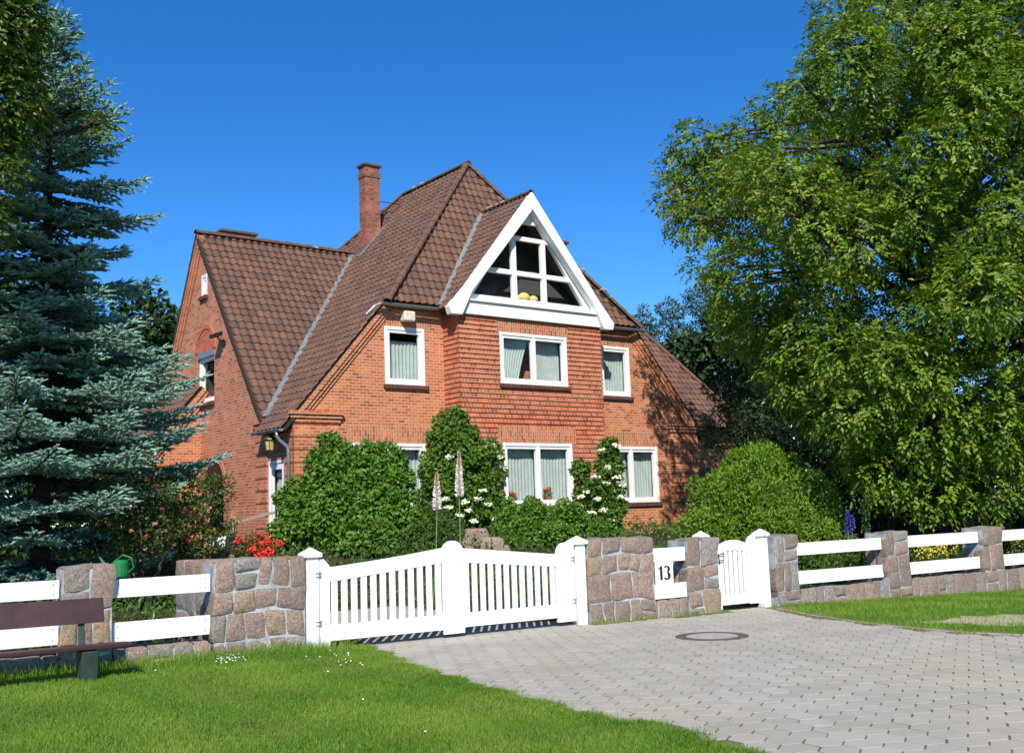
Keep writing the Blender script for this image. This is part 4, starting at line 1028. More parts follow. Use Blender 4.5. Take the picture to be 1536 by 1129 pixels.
dgR = empty('driveway_gate', tuple(FP(-.02, 0, 0)), FA); tag(dgR, 'right leaf of the wide white driveway gate, hinged beside the number plate wall', 'gate', 'leaves of the white driveway gate')
# left leaf local x from 0; middle stile at 1.72..2.04
leaf_gate(dgL, .13, 1.725, lambda x: 1.015+.165*(x-.13)/1.595-.012*math.sin(math.pi*(x-.13)/1.595), lambda x: .835+.15*(x-.13)/1.595, .115, .31, 12, 0)
mb = MB(); mb.prism([(0, .02, .03), (.13, .02, .03), (.13, .02, 1.03), (.10, .02, 1.07), (.055, .02, 1.12), (0, .02, 1.135)], (0, .05, 0)); mb.build('stile', M['white_wood'], dgL, bevel=.003)
mb = MB(); q = [(1.72, .005, .055), (2.03, .005, .055), (2.03, .005, 1.13)]+[(1.875+.155*math.cos(t), .005, 1.13+.14*math.sin(t)) for t in np.linspace(0, math.pi, 14)[1:-1]]+[(1.72, .005, 1.13)]
mb.prism(q, (0, .055, 0)); mb.build('middle_stile', M['white_wood'], dgL, bevel=.005)
leaf_gate(dgR, -1.845, -.33, lambda x: 1.165-.155*(x+1.845)/1.515, lambda x: .975-.14*(x+1.845)/1.515, .125, .31, 12, 1)
mb = MB(); mb.prism([(-.33, .02, .06), (-.02, .02, .06), (-.02, .02, 1.17), (-.14, .02, 1.17), (-.22, .02, 1.16), (-.28, .02, 1.12), (-.31, .02, 1.06), (-.33, .02, .98)], (0, .05, 0)); mb.build('stile', M['white_wood'], dgR, bevel=.003)
for par, xx, zz in ((dgR, -.03, .34), (dgR, -.03, .93), (dgL, .0, .34), (dgL, .0, .93)):
    mb = MB()
    mb.tube([(xx, .012, zz-.035), (xx, .012, zz+.035)], .009, 6)
    for dz in (-.022, .022): mb.box((xx-.055, .012, zz+dz-.006), (xx+.02, .019, zz+dz+.006))
    mb.build('hinge', M['zinc'], par)
sg_ = empty('garden_gate', tuple(FP(2.77, .12, 0)), FA); tag(sg_, 'small white garden gate with arched top between granite pillar and capped post', 'gate')
at_ = lambda x: 1.01+.055*math.sin(math.pi*min(max((x-.1)/.52, 0), 1)); ab_ = lambda x: .865+.035*math.sin(math.pi*min(max((x-.05)/.6, 0), 1))
mb = MB(); xs = np.linspace(.0, .72, 13); mb.prism([(x, 0, ab_(x)) for x in xs]+[(x, 0, at_(x)) for x in xs[::-1]], (0, .04, 0)); mb.build('top_rail', M['white_wood'], sg_, bevel=.002)
mb = MB(); mb.box((.0, 0, .055), (.72, .04, .20)); mb.build('bottom_rail', M['white_wood'], sg_, bevel=.002)
mb = MB(); mb.box((-.01, -.006, -.01), (.06, .045, .9)); mb.build('stile', M['white_wood'], sg_, bevel=.002)
mb = MB(); mb.prism([(.66, -.006, .04), (.86, -.006, .04), (.86, -.006, 1.13), (.80, -.006, 1.13), (.72, -.006, 1.09), (.66, -.006, 1.0)], (0, .05, 0)); mb.build('stile', M['white_wood'], sg_, bevel=.002)
for k in range(6):
    x = .066+k*.1; mb = MB(); mb.box((x, .008, .18), (x+.074, .03, .89)); mb.build('slat', M['white_wood'], sg_, bevel=.002)
mb = MB(); mb.tube([(-.03, -.02, .80), (.02, -.03, .84), (.09, -.03, .86), (.16, -.02, .84)], .008, 6); mb.tube([(-.02, -.02, .72), (.05, -.035, .76), (.12, -.02, .76)], .008, 6); mb.tube([(.02, -.02, .86), (.03, -.03, .70)], .008, 6); mb.build('latch', M['black'], sg_)

# ---- bench
be = empty('park_bench', tuple(FP(-8.55, -1.02, .0)), FA); tag(be, 'dark brown wooden bench on the lawn in front of the left fence', 'bench')
mb = MB(); mb.prism([(0, .40, .62), (0, .43, .62), (0, .50, .87), (0, .47, .87)], (2.0, 0, 0)); mb.build('backrest', M['bench_wood'], be, bevel=.006)
for k in range(3):
    mb = MB(); mb.box((-.05, .02+k*.13, .385-.01*k), (2.2, .14+k*.13, .425-.01*k)); mb.build('seat_board', M['bench_wood'], be, bevel=.006)
for x in (.22, 1.72):
    mb = MB(); mb.prism([(x, .10, -.05), (x, .34, -.05), (x, .40, .37), (x, .02, .37)], (.16, 0, 0)); mb.prism([(x+.03, .34, .3), (x+.03, .42, .3), (x+.03, .54, .84), (x+.03, .50, .84)], (.06, 0, 0)); mb.build('leg', M['bench_leg'], be, bevel=.01)
# ---- manhole cover
mh = empty('manhole_cover', (MANHOLE[0], MANHOLE[1], float(terr(*MANHOLE))+.004)); tag(mh, 'round manhole cover with rusty iron ring and concrete centre in the paving', 'manhole cover')
mb = MB(); mb.lathe([(.455, 0), (.45, .0165), (.325, .0175), (.325, .004)], n=48); mb.build('ring', M['iron'], mh, fix=False)
mb = MB(); mb.lathe([(.32, .0), (.318, .0155), (.001, .0165)], n=48); mb.build('disc', M['concrete'], mh, fix=False)

# ---- garden odds and ends
pst = empty('wooden_post', tuple(at(348, 835, 18.4))); tag(pst, 'weathered grey post with one slanting arm in the flower bed before the side wall', 'post')
p_ = at(348, 785, 18.4)-at(348, 835, 18.4); q_ = at(412, 768, 18.8)-at(348, 835, 18.4)
mb = MB(); mb.box((-.045, -.045, -.6), (.045, .045, p_[2]+.04)); mb.build('upright', M['weathered_wood'], pst, bevel=.01)
mb = MB(); mb.bar((0, 0, p_[2]), tuple(q_), .05, .05); mb.build('arm', M['weathered_wood'], pst, bevel=.006)
can = empty('watering_can', tuple(at(180, 866, 15.9))); tag(can, 'green plastic watering can standing among the plants under the blue spruce', 'watering can')
mb = MB(); mb.lathe([(.0, 0), (.12, 0), (.13, .02), (.12, .22), (.08, .26), (.0, .26)], n=16); mb.build('body', M['green_plastic'], can)
mb = MB(); mb.tube([(-.1, 0, .06), (-.24, 0, .22), (-.3, 0, .30)], [.025, .018, .016], 8); mb.build('spout', M['green_plastic'], can)
mb = MB(); mb.tube([(.1, 0, .05), (.2, 0, .14), (.17, 0, .28), (.04, 0, .33), (-.06, 0, .26)], .013, 6); mb.build('handle', M['green_plastic'], can)
pt_ = empty('planter', tuple(at(325, 822, 18.2))); tag(pt_, 'white flower box on the ground before the side wall, right of the rose bush', 'planter')
mb = MB(); mb.prism([(-.16, -.1, 0), (.16, -.1, 0), (.19, -.1, .2), (-.19, -.1, .2)], (0, .2, 0)); mb.build('box', M['white'], pt_, bevel=.01)
k = 90; Pq = rdir(k)*np.array([.2, .1, .08])+np.array([-.05, 0, .24]); V_, F_ = leaves(Pq, rdir(k), rdir(k), .06, .05); fast('blossoms', V_, F_, M['petal_yellow'], pt_)
# rockery by the bay
rk = []
def rock(x, y, Y, r_, label):
    c_ = at(x, y, Y); bm = bmesh.new(); bmesh.ops.create_icosphere(bm, subdivisions=3, radius=1); ph = RNG.uniform(0, 9, 3)
    for v_ in bm.verts:
        n_ = .16*math.sin(v_.co.x*3+ph[0])*math.cos(v_.co.y*3+ph[1])+.1*math.sin(v_.co.z*5+ph[2]); q = v_.co*(1+n_)
        v_.co = Vector((max(-.8, min(.8, q.x))*r_, max(-.7, min(.7, q.y))*r_*.8, max(-.6, min(.7, q.z))*r_*.8))
    me = bpy.data.meshes.new('rock'); bm.to_mesh(me); bm.free(); a = me.attributes.new('tint', 'FLOAT', 'FACE'); a.data.foreach_set('value', np.full(len(me.polygons), random.random(), dtype=np.float32))
    me.polygons.foreach_set('use_smooth', [True]*len(me.polygons)); o = link('rock', me, M['stone']); o.location = tuple(c_); tag(o, label, 'rock', 'rockery stones in the front garden')
rock(712, 808, 24.2, .42, 'large rockery stone seen over the middle of the driveway gate')
rock(738, 818, 23.8, .34, 'rockery stone to the right of the large one, above the right gate leaf')
rock(695, 823, 23.6, .30, 'rockery stone low on the left, just behind the rounded gate stile')
rock(752, 826, 23.5, .24, 'small rockery stone at the right end of the rockery')

# ------------------------------------------------------------------ shrubs and flowers
def sh(x, y, Y):
    p = at(x, y, Y); p[2] = float(terr(p[0], p[1])); return p
def sb(x, y, Y, r, base, rz=None): 
    p = at(x, y, Y)-base; return (p[0], p[1], p[2], r, r*.9, rz or r)
b0 = sh(520, 800, 24.3)
big = shrub('leafy_shrub', b0, [sb(505, 715, 24.2, .85, b0), sb(560, 720, 24.2, .76, b0), sb(470, 770, 23.9, .85, b0), sb(540, 780, 23.6, 1.0, b0), sb(588, 735, 24.2, .52, b0), sb(588, 790, 23.8, .68, b0), sb(500, 690, 24.3, .55, b0), sb(578, 688, 24.4, .45, b0), sb(450, 800, 23.6, .65, b0), sb(535, 815, 23.2, .8, b0)],
    21000, .115, .085, M['shrub'], 'big dark green broad-leaved shrub hiding the ground floor window on the left', droop=.55)
b0 = sh(690, 800, 26.6)
cB = shrub('climbing_hydrangea', b0, [sb(675, 640, 26.8, .50, b0), sb(690, 662, 26.8, .5, b0), sb(668, 665, 26.7, .5, b0), sb(680, 690, 26.6, .75, b0), sb(715, 700, 26.9, .65, b0), sb(735, 680, 27.3, .35, b0), sb(670, 740, 26.3, .70, b0), sb(715, 750, 26.5, .75, b0), sb(740, 770, 26.6, .5, b0)],
    15500, .10, .085, M['climber'], 'tall white-flowered climber on the left corner of the brick bay', cat='climbing plant', group='white flowered climbers on the front wall', droop=.5)
blossoms(cB, [at(x, y, Y)-b0 for x, y, Y in ((703, 765, 25.75), (718, 748, 25.8), (733, 756, 25.9), (668, 748, 25.6), (690, 772, 25.6), (742, 778, 26.1), (673, 760, 25.6), (750, 700, 26.9), (725, 735, 25.9), (748, 685, 27.0), (712, 782, 25.8), (675, 685, 26.0), (697, 752, 25.7), (738, 668, 27.0))], M['petal_white'], r=.12, k=28)
b0 = sh(895, 795, 27.6)
cC = shrub('climbing_hydrangea', b0, [sb(912, 672, 28.1, .28, b0), sb(914, 700, 28.0, .42, b0), sb(905, 735, 27.8, .48, b0), sb(885, 745, 27.4, .5, b0), sb(905, 775, 27.6, .5, b0), sb(880, 785, 27.3, .5, b0), sb(872, 705, 27.3, .25, b0), sb(922, 760, 27.9, .3, b0)],
    7500, .10, .085, M['climber'], 'narrow white-flowered climber on the right corner of the brick bay', cat='climbing plant', group='white flowered climbers on the front wall', droop=.5)
blossoms(cC, [at(x, y, Y)-b0 for x, y, Y in ((903, 675, 27.6), (925, 668, 27.7), (893, 715, 27.0), (910, 725, 27.2), (880, 738, 26.8), (896, 748, 26.9), (872, 745, 26.8), (925, 715, 27.4), (930, 745, 27.4), (905, 765, 27.0), (888, 768, 26.8), (918, 780, 27.2), (912, 700, 27.3), (868, 760, 26.7), (935, 728, 27.5))], M['petal_white'], r=.12, k=26)
b0 = sh(820, 815, 25.6)
shrub('low_shrub', b0, [sb(770, 790, 25.6, .55, b0), sb(805, 785, 25.8, .55, b0), sb(840, 790, 25.8, .6, b0), sb(785, 815, 25.1, .6, b0), sb(835, 820, 25.1, .65, b0), sb(870, 800, 26, .5, b0), sb(760, 765, 26.2, .3, b0), sb(800, 770, 26.6, .4, b0), sb(850, 772, 26.9, .35, b0)], 15000, .085, .065, M['shrub'], 'low broad green shrub under the lower bay window', group='low shrubs in front of the house')
b0 = sh(650, 815, 24.0)
shrub('low_shrub', b0, [sb(640, 795, 24.0, .5, b0), sb(670, 800, 24.0, .45, b0), sb(625, 815, 23.5, .55, b0), sb(665, 820, 23.4, .5, b0), sb(650, 775, 24.4, .35, b0)], 7000, .055, .04, M['hedge'], 'low fine-leaved shrub between the big dark shrub and the rockery', group='low shrubs in front of the house')
b0 = sh(905, 815, 26.0)
shrub('low_shrub', b0, [sb(895, 800, 26, .35, b0), sb(925, 808, 26, .28, b0)], 3000, .07, .05, M['shrub'], 'small shrub at the foot of the right climber', group='low shrubs in front of the house')
b0 = sh(1140, 800, 22.6)
shrub('round_bush', b0, [sb(1140, 740, 22.6, 1.0, b0), sb(1085, 760, 22.3, .8, b0), sb(1195, 765, 22.6, .85, b0), sb(1130, 700, 22.8, .55, b0), sb(1165, 710, 22.8, .5, b0), sb(1235, 790, 22.6, .5, b0), sb(1060, 800, 22, .6, b0), sb(1140, 800, 21.9, 1.0, b0), sb(1210, 810, 22.2, .7, b0), sb(1100, 722, 22.7, .45, b0), sb(1162, 684, 22.7, .2, b0), sb(1122, 682, 22.7, .16, b0), sb(1222, 738, 22.6, .28, b0), sb(1068, 728, 22.5, .22, b0), sb(1250, 765, 22.6, .2, b0)],
    27000, .085, .036, M['bright'], 'big bright yellow-green bush right of the house, above the small garden gate', droop=0)
b0 = sh(1100, 800, 32.3)
shrub('shade_filler_shrub', b0, [sb(1100, 590, 32.4, .8, b0), sb(1125, 630, 32.2, 1.0, b0), sb(1080, 640, 32.4, .7, b0), sb(1110, 680, 32.2, 1.1, b0), sb(1150, 670, 32, .9, b0), sb(1145, 590, 32.6, .7, b0), sb(1110, 740, 32.2, 1.2, b0)], 9000, .11, .05, M['forest'], 'dark filler shrub added for foliage shade before the low right wing, behind the bright bush', cat='shrub', twigs=6)  # added dark-leaved shrub; its colour stands in for shade over the right wing
b0 = sh(1245, 815, 21.2)
shrub('low_shrub', b0, [sb(1230, 848, 19.6, .35, b0), sb(1270, 842, 19.9, .3, b0), sb(1300, 838, 20.2, .25, b0), sb(1250, 862, 19.4, .25, b0)], 1600, .07, .045, M['hedge'], 'low green plants behind the first pair of boards right of the small gate', group='plants behind the right fence')
b0 = sh(1440, 815, 22.5)
shrub('low_shrub', b0, [sb(1385, 835, 21.6, .3, b0), sb(1420, 830, 22, .32, b0), sb(1450, 828, 22.2, .3, b0), sb(1400, 845, 21.2, .25, b0)], 1400, .06, .04, M['hedge'], 'low green plants behind the second pair of boards right of the small gate', group='plants behind the right fence')
b0 = sh(1525, 815, 23.2)
shrub('low_shrub', b0, [sb(1520, 822, 23, .35, b0), sb(1545, 818, 23.2, .4, b0)], 1200, .06, .04, M['hedge'], 'low green plants at the right edge behind the fence', group='plants behind the right fence')
# rose bushes on the left under the spruce and before the arch
roses = [(300, 755, 18.0, 'rose bush with reddish blooms in front of the brick arch', [sb for sb in ()], ((290, 760, .55), (320, 745, .42), (265, 745, .45), (300, 800, .5), (250, 800, .55), (330, 800, .3)), 3600),
         (215, 800, 17.0, 'loose green rose bush half under the blue spruce', None, ((215, 740, .5), (185, 760, .5), (235, 790, .45), (200, 810, .45), (160, 770, .5)), 3200)]
for x, y, Y, lab, _, bl, nn in roses:
    b0 = sh(x, y+60, Y)
    r_ = shrub('rose_bush', b0, [sb(a, b, Y, r, b0) for a, b, r in bl], nn, .06, .042, M['rose'], lab, group='rose bushes by the side wall', inner=.15)
    pts = [at(a+RNG.uniform(-28, 28), b+RNG.uniform(-28, 28), Y-r*.9)-b0 for a, b, r in bl for _q in range(4)]
    for i_, p in enumerate(pts): blossoms(r_, [p], M['petal_orange'] if i_ % 3 else M['petal_red'], r=.04, k=14, name='rose', flat=.9)
b0 = sh(385, 815, 18.0)
pp = shrub('poppy_plant', b0, [sb(385, 822, 18, .26, b0), sb(400, 828, 17.9, .22, b0), sb(368, 828, 18, .2, b0)], 900, .07, .03, M['rose'], 'clump of bright red poppies above the left granite wall')
blossoms(pp, [at(x, y, Y)-b0 for x, y, Y in ((376, 812, 17.9), (388, 806, 17.8), (398, 803, 17.9), (402, 812, 17.7), (393, 815, 17.7), (384, 825, 17.6), (395, 826, 17.6), (405, 822, 17.7), (388, 833, 17.6), (378, 822, 17.7), (408, 812, 17.9), (399, 833, 17.6), (357, 810, 17.9), (420, 815, 17.8), (408, 830, 17.7))], M['petal_red'], r=.075, k=26, name='poppy_bloom', flat=.9)
# foxtail lilies
def foxtail(x, y0, yt, Y, xb, yb, label):
    b = at(xb, yb, Y); g0 = sh(xb, yb, Y); o = empty('foxtail_lily', (b[0], b[1], g0[2])); tag(o, label, 'flower', 'foxtail lilies behind the driveway gate'); base = np.array([b[0], b[1], g0[2]])
    p1 = at(x, y0, Y)-base; p2 = at(x-.5, yt, Y)-base
    mb = MB(); mb.tube([(0, 0, 0), tuple(p1*.5+np.array([.02, 0, 0])), tuple(p1), tuple(p2)], [.012, .011, .010, .004], 6, caps=False); mb.build('stem', M['stem_green'], o, smooth=True, fix=False)
    k = 520; t = RNG.random(k); ax = p1+(p2-p1)*t[:, None]; th_ = RNG.uniform(0, 2*math.pi, k); rad = .055*(1-t**1.6)+.008
    d = np.stack([np.cos(th_), np.sin(th_), .35+0*t], 1); V_, F_ = leaves(ax+d*rad[:, None]*.3, d, rdir(k), .9*rad+.02, .034)
    fast('flower_spike', V_, F_, M['petal_pink'], o, tint=np.repeat(np.clip(t*1.7-.75+RNG.normal(0, .12, k), 0, 1), 2))
    k = 26; th_ = RNG.uniform(0, 6.3, k); d = np.stack([np.cos(th_), np.sin(th_), RNG.uniform(.6, 2, k)], 1); V_, F_ = leaves(np.zeros((k, 3)), d, rdir(k), .55, .03); fast('leaves', V_, F_, M['hedge'], o, tint=RNG.random(k*2))
foxtail(689, 745, 677, 19.0, 687, 840, 'taller pale foxtail lily spike rising just above the rounded gate stile')
foxtail(655.5, 765, 709, 18.6, 647, 835, 'shorter foxtail lily spike to the left of the taller one')
def spire(x, yt, yb, Y, mat, label, grp, n=240, r=.07, leafy=True, nm='delphinium', cat='flower'):
    b = sh(x, yb, Y); o = empty(nm, tuple(b)); tag(o, label, cat, grp); top = at(x, yt, Y)-b; low = at(x+1, yb, Y)-b
    mb = MB(); mb.tube([(0, 0, 0), tuple(low), tuple(top)], [.009, .008, .003], 5, caps=False); mb.build('stem', M['stem_green'], o, fix=False)
    t = RNG.random(n); ax = low+(top-low)*t[:, None]; d = rdir(n); V_, F_ = leaves(ax+d*r*(1-.5*t[:, None])*.6, d, rdir(n), .045, .045); fast('flower_spike', V_, F_, mat, o)
    k = 130; t = RNG.random(k); d = rdir(k)*np.array([1, 1, .3]); V_, F_ = leaves(low*t[:, None]*.9, d, rdir(k), .13, .05); fast('leaves', V_, F_, M['hedge'], o, tint=RNG.random(k*2))
spire(1271, 768, 800, 20.6, M['petal_blue'], 'dark blue delphinium to the right of the bright yellow-green bush', 'blue delphiniums', n=190, r=.055)
spire(1277, 775, 792, 20.9, M['petal_blue'], 'second blue delphinium close behind the one beside the yellow-green bush', 'blue delphiniums', n=180, r=.06)
spire(1512, 742, 762, 22.6, M['petal_blue'], 'vivid blue delphinium near the right edge above the rightmost pillar', 'blue delphiniums', n=200, r=.1)
spire(1298, 738, 800, 21.0, M['hedge'], 'tall slender green shoot between the yellow-green bush and the first right-hand pillar', None, n=260, r=.10, nm='tall_weed', cat='plant')
for i_, (x, y, Y) in enumerate(((1385, 828, 21.0), (1398, 826, 21.2), (1425, 822, 21.6), (1410, 830, 21.4), (1530, 816, 22.8))):
    b = sh(x, y, Y); o = empty('yellow_flower_clump', tuple(b)); tag(o, 'clump of small yellow flowers seen between the white boards of the right fence', 'flowers', 'yellow flowers behind the right fence')
    pz = at(x, y, Y)-b; k = 90; P_ = rdir(k)*np.array([.16, .12, .14])+pz; V_, F_ = leaves(P_, rdir(k)+np.array([0, 0, .5]), rdir(k), .05, .035); fast('blossoms', V_, F_, M['petal_yellow'], o)
    k = 160; P_ = rdir(k)*np.array([.16, .12, .2])+pz*.7; V_, F_ = leaves(P_, rdir(k)+np.array([0, 0, .8]), rdir(k), .09, .03); fast('leaves', V_, F_, M['hedge'], o, tint=RNG.random(k*2))

# ------------------------------------------------------------------ trees
def crown_cloud(blobs, nspr, leaf, mat, root, compound=True, name='crown', inner=.25, sun_bias=.35, aspect=.5, per=7, spread=.22, tintmix=None):
    P, O = shell_points(nspr, blobs, inner); n = len(P)
    if compound:
        ax = unit(O*.7+rdir(n)*.8+np.array([0, 0, -.15])); side = unit(np.cross(ax, rdir(n)*.35+np.array([0, 0, 1.0]))); up = np.cross(side, ax)
        tt = np.linspace(.15, 1, per); PP_ = []; DD = []; NN = []; TT = []; tb = RNG.beta(2, 2, n)
        for k in range(per):
            s_ = 1 if k % 2 else -1
            if k == per-1: s_ = 0
            b = P+ax*(spread*tt[k])+np.array([0, 0, -1.])*(spread*.35*tt[k]**2); d = ax*.55+side*s_*.95+up*.1+np.array([0, 0, -.42])+RNG.normal(0, .18, (n, 3))
            PP_.append(b); DD.append(d); NN.append(up*.7+O*.75+RNG.normal(0, .32, (n, 3))); TT.append(np.clip(tb+RNG.normal(0, .12, n), 0, 1))
        P2 = np.concatenate(PP_); D2 = np.concatenate(DD); N2 = np.concatenate(NN); T2 = np.concatenate(TT)
    else:
        P2 = P; D2 = O*.6+rdir(n)*.8; N2 = O+rdir(n)*.7+np.array([0, 0, .4]); T2 = RNG.beta(2, 2.2, n)
    L = leaf*RNG.uniform(.6, 1.25, len(P2)); V_, F_ = leaves(P2, D2, N2, L, L*aspect, .18)
    fast(name, V_, F_, mat, root, tint=np.repeat(T2, 2)); return P
def limbs(root, trunk_pts, trunk_r, blobs, twigpts=None, name='trunk', r0=.09, k_tw=3, mat='bark'):
    mb = MB(); mb.tube([tuple(p) for p in trunk_pts], trunk_r, 10, caps=False); mb.build(name, M[mat], root, smooth=True, fix=False)
    mb = MB(); T = np.array(trunk_pts)
    for b in blobs:
        c_ = np.array(b[:3]); d = np.linalg.norm(T-c_, axis=1)+np.maximum(0, T[:, 2]-c_[2]+.5)*3; j = int(np.argmin(d)); s = T[j]
        stems_mesh([s], [c_], r0, .03, mb, .06, 5, 6)
        for _ in range(k_tw): e = c_+rdir(1)[0]*np.array(b[3:])*.85; stems_mesh([c_+(s-c_)*.15], [e], .028, .008, mb, .04, 4, 4)
    mb.build('branches', M[mat], root, smooth=True, fix=False)
# the walnut on the right
WB = np.array([9.9, 24.2, float(terr(9.9, 24.2))])
wpoly = [(1245, -60), (1195, 50), (1165, 90), (1170, 170), (1110, 195), (1050, 175), (995, 225), (985, 280), (1000, 370), (1035, 440), (1045, 500), (1105, 540), (1125, 590), (1180, 650), (1230, 705), (1320, 750), (1450, 785), (1570, 745), (1750, 640), (1900, 400), (1900, 0), (1750, -260), (1400, -330)]
wb = []; tries = 0
px_c, py_c = 1440, 260
while len(wb) < 190 and tries < 60000:
    tries += 1
    x = random.uniform(980, 1900); y = random.uniform(-330, 790); r_px = random.uniform(36, 80)
    ok = all(inside(x+r_px*.92*math.cos(a), y+r_px*.92*math.sin(a), wpoly) for a in np.linspace(0, 2*math.pi, 9)[:-1])
    if not ok: continue
    q = min(1, math.hypot((x-px_c)/470, (y-py_c)/520)); dep = 5.2*math.sqrt(max(0, 1-q*q)); Y = 24.2+random.choice((-1, -1, -1, 1))*dep*random.uniform(.55, 1)
    Y += 3.2*min(1, max(0, (1190-x)/150))
    p = at(x, y, Y); r = r_px/F_PX*Y
    if any(np.linalg.norm(p-np.array(b[:3])-WB)*1.0 < .40*(r+b[3]) for b in wb): continue
    p = p-WB; wb.append((p[0], p[1], p[2], r, r, r*.85))
for x, y, Y, r_px in ((1068, 395, 23, 36), (1095, 440, 22.6, 36), (1110, 490, 23, 38), (1110, 400, 21, 42), (1150, 470, 21.5, 48), (1165, 545, 23.5, 38), (1195, 590, 24, 40), (1235, 630, 24.5, 40), (1035, 330, 23.5, 40), (1015, 290, 23.8, 36), (1040, 215, 24, 40), (1020, 250, 24.4, 34), (1088, 218, 24, 36), (1130, 205, 24, 40), (1075, 262, 24, 40), (1115, 255, 23, 42), (1160, 160, 24, 36), (1285, 670, 23.5, 42), (1320, 700, 21.5, 52), (1400, 735, 21.5, 45), (1470, 720, 21.8, 42), (1380, 640, 21, 60), (1480, 640, 21, 55), (1540, 690, 22, 48), (1280, 610, 21, 60)):
    Y += 3.6*min(1, max(0, (1190-x)/110)); p = at(x, y, Y)-WB; r = r_px/F_PX*Y; wb.append((p[0], p[1], p[2], r, r, r*.8))
wal = empty('walnut_tree', tuple(WB)); tag(wal, 'huge leafy walnut tree with drooping leaves filling the right of the photo', 'tree')
crown_cloud(wb, 42000, .125, M['walnut'], wal, True, inner=.45, aspect=.52, per=7, spread=.30)
limbs(wal, [(0, 0, -.3), (.05, 0, 1.2), (-.1, .05, 2.6), (-.2, 0, 4.2), (0, .1, 6), (.2, 0, 8), (.3, 0, 10.5)], [.42, .34, .30, .26, .2, .14, .06], wb, r0=.075)
print('walnut blobs', len(wb))
# leafy tree at the top left
LB = np.array([-9.4, 14.6, .1]); lb_ = [(-60, 40, 13.6, .8), (5, 15, 13.8, .50), (38, 45, 14, .24), (10, 75, 14, .3), (50, 25, 14.2, .18), (60, 95, 14.4, .16), (-25, 150, 13.8, .55), (20, 130, 14, .3), (48, 150, 14.3, .2), (25, 185, 14.2, .26), (-20, 250, 13.9, .4), (12, 250, 14.2, .2), (40, 205, 14.3, .14), (-30, 330, 14, .35), (-100, 30, 14, 1.0), (-20, -80, 14, .9), (120, 160, 15.2, .16), (150, 185, 15.3, .11), (70, 170, 14.8, .15)]; lbl = [tuple(at(x, y, Y)-LB)+(r, r, r*.9) for x, y, Y, r in lb_]
lt = empty('leafy_tree', tuple(LB)); tag(lt, 'yellowish green leafy tree overhanging the top left corner', 'tree')
crown_cloud(lbl, 3000, .12, M['lime'], lt, True, inner=.3, aspect=.5, per=5, spread=.2)
limbs(lt, [(0, 0, -.3), (.0, 0, 2), (.1, 0, 4), (.2, 0, 6), (.3, 0, 8)], [.24, .2, .17, .12, .05], lbl, r0=.05)
# blue spruce
SB = np.array([-7.75, 17.4, float(terr(-7.75, 17.4))]); sp_ = empty('blue_spruce', tuple(SB)); tag(sp_, 'blue spruce with layered silvery boughs at the left, behind the fence', 'tree')
STOP = 10.0
mb = MB(); mb.tube([(0, 0, -.2), (0, 0, 4), (0, 0, 8), (0, 0, STOP)], [.17, .12, .05, .012], 8, caps=False); mb.build('trunk', M['bark'], sp_, smooth=True, fix=False)
S0 = []; SD = []; SLn = []; ST = []; tw = MB()
z = .55
while z < STOP-.15:
    lay = random.uniform(-.15, .15)
    R_ = (.25+.385*(STOP-z)); R_ = min(R_, 2.75); nb_ = 13 if z < 6.5 else 8
    for k in range(nb_):
        phi = 2*math.pi*(k+random.random()*.8)/nb_; R = R_*(random.choice((.5, .68, .82, .92, 1.0, 1.05)) if z < 3.2 or z > 6.2 else random.choice((.5, .62, .75, .86, .95)))*(1 if z > 1.6 else .78); zz = z+random.uniform(-.07, .07)+.12*math.sin(phi*2+z)
        hd = np.array([math.cos(phi), math.sin(phi), 0]); lat = np.array([-math.sin(phi), math.cos(phi), 0]); dr = -.10-.05*min(1, z/4) if z < 7 else .35
        ns = max(5, int(R/.16)); axis_ = []
        for i in range(ns+1):
            t = i/ns; axis_.append(hd*R*t+np.array([0, 0, zz+R*(dr*t+.16*t*t*t)])+lat*.1*R*math.sin(t*2.2+k))
        tw.tube(axis_, list(np.linspace(.035*R/3+.008, .004, ns+1)), 4, caps=False)
        for i in range(max(1, int(ns*.22)), ns+1):
            t = i/ns; p = axis_[i]; dirm = unit(axis_[i]-axis_[i-1])
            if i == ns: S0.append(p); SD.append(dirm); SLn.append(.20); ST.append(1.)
            tl = min(.95, .55*R*(1-t)**.8+.12)
            for s_ in (-1, 1):
                d = unit(dirm*.75+lat*s_*.8+np.array([0, 0, random.uniform(-.08, .10)])); L = tl*random.uniform(.7, 1.1); q = max(1, int(L/.095))
                tw.tube([p, p+d*L*.9+np.array([0, 0, -.03*L])], [.008, .003], 3, caps=False)
                for j in range(q):
                    f_ = (j+.6)/q; pj = p+d*L*f_+np.array([0, 0, -.05*L*math.sin(f_*2)])
                    for s2 in ((-1, 1, 0) if j < q-1 else (0,)):
                        if j < q-1 and random.random() < .25: continue
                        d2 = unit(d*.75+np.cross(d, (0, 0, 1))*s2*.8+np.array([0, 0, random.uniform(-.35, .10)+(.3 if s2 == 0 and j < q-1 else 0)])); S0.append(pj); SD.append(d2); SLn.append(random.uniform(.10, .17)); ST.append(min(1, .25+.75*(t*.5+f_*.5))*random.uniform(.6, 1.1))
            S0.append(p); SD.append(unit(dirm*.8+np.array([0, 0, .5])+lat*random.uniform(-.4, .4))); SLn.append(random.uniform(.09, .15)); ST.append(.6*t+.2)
    z += .53 if z < 6.5 else .30
for k in range(5): S0.append(np.array([0, 0, STOP-.1*k])); SD.append(unit(np.array([random.uniform(-.5, .5), random.uniform(-.5, .5), 1]))); SLn.append(.3); ST.append(1)
tw.build('branches', M['bark'], sp_, fix=False)
S0 = np.array(S0); SD = np.array(SD); SLn = np.array(SLn); ST = np.array(ST); n = len(S0); print('spruce shoots', n)
K = 9; VV = []; FF = []; TT = []
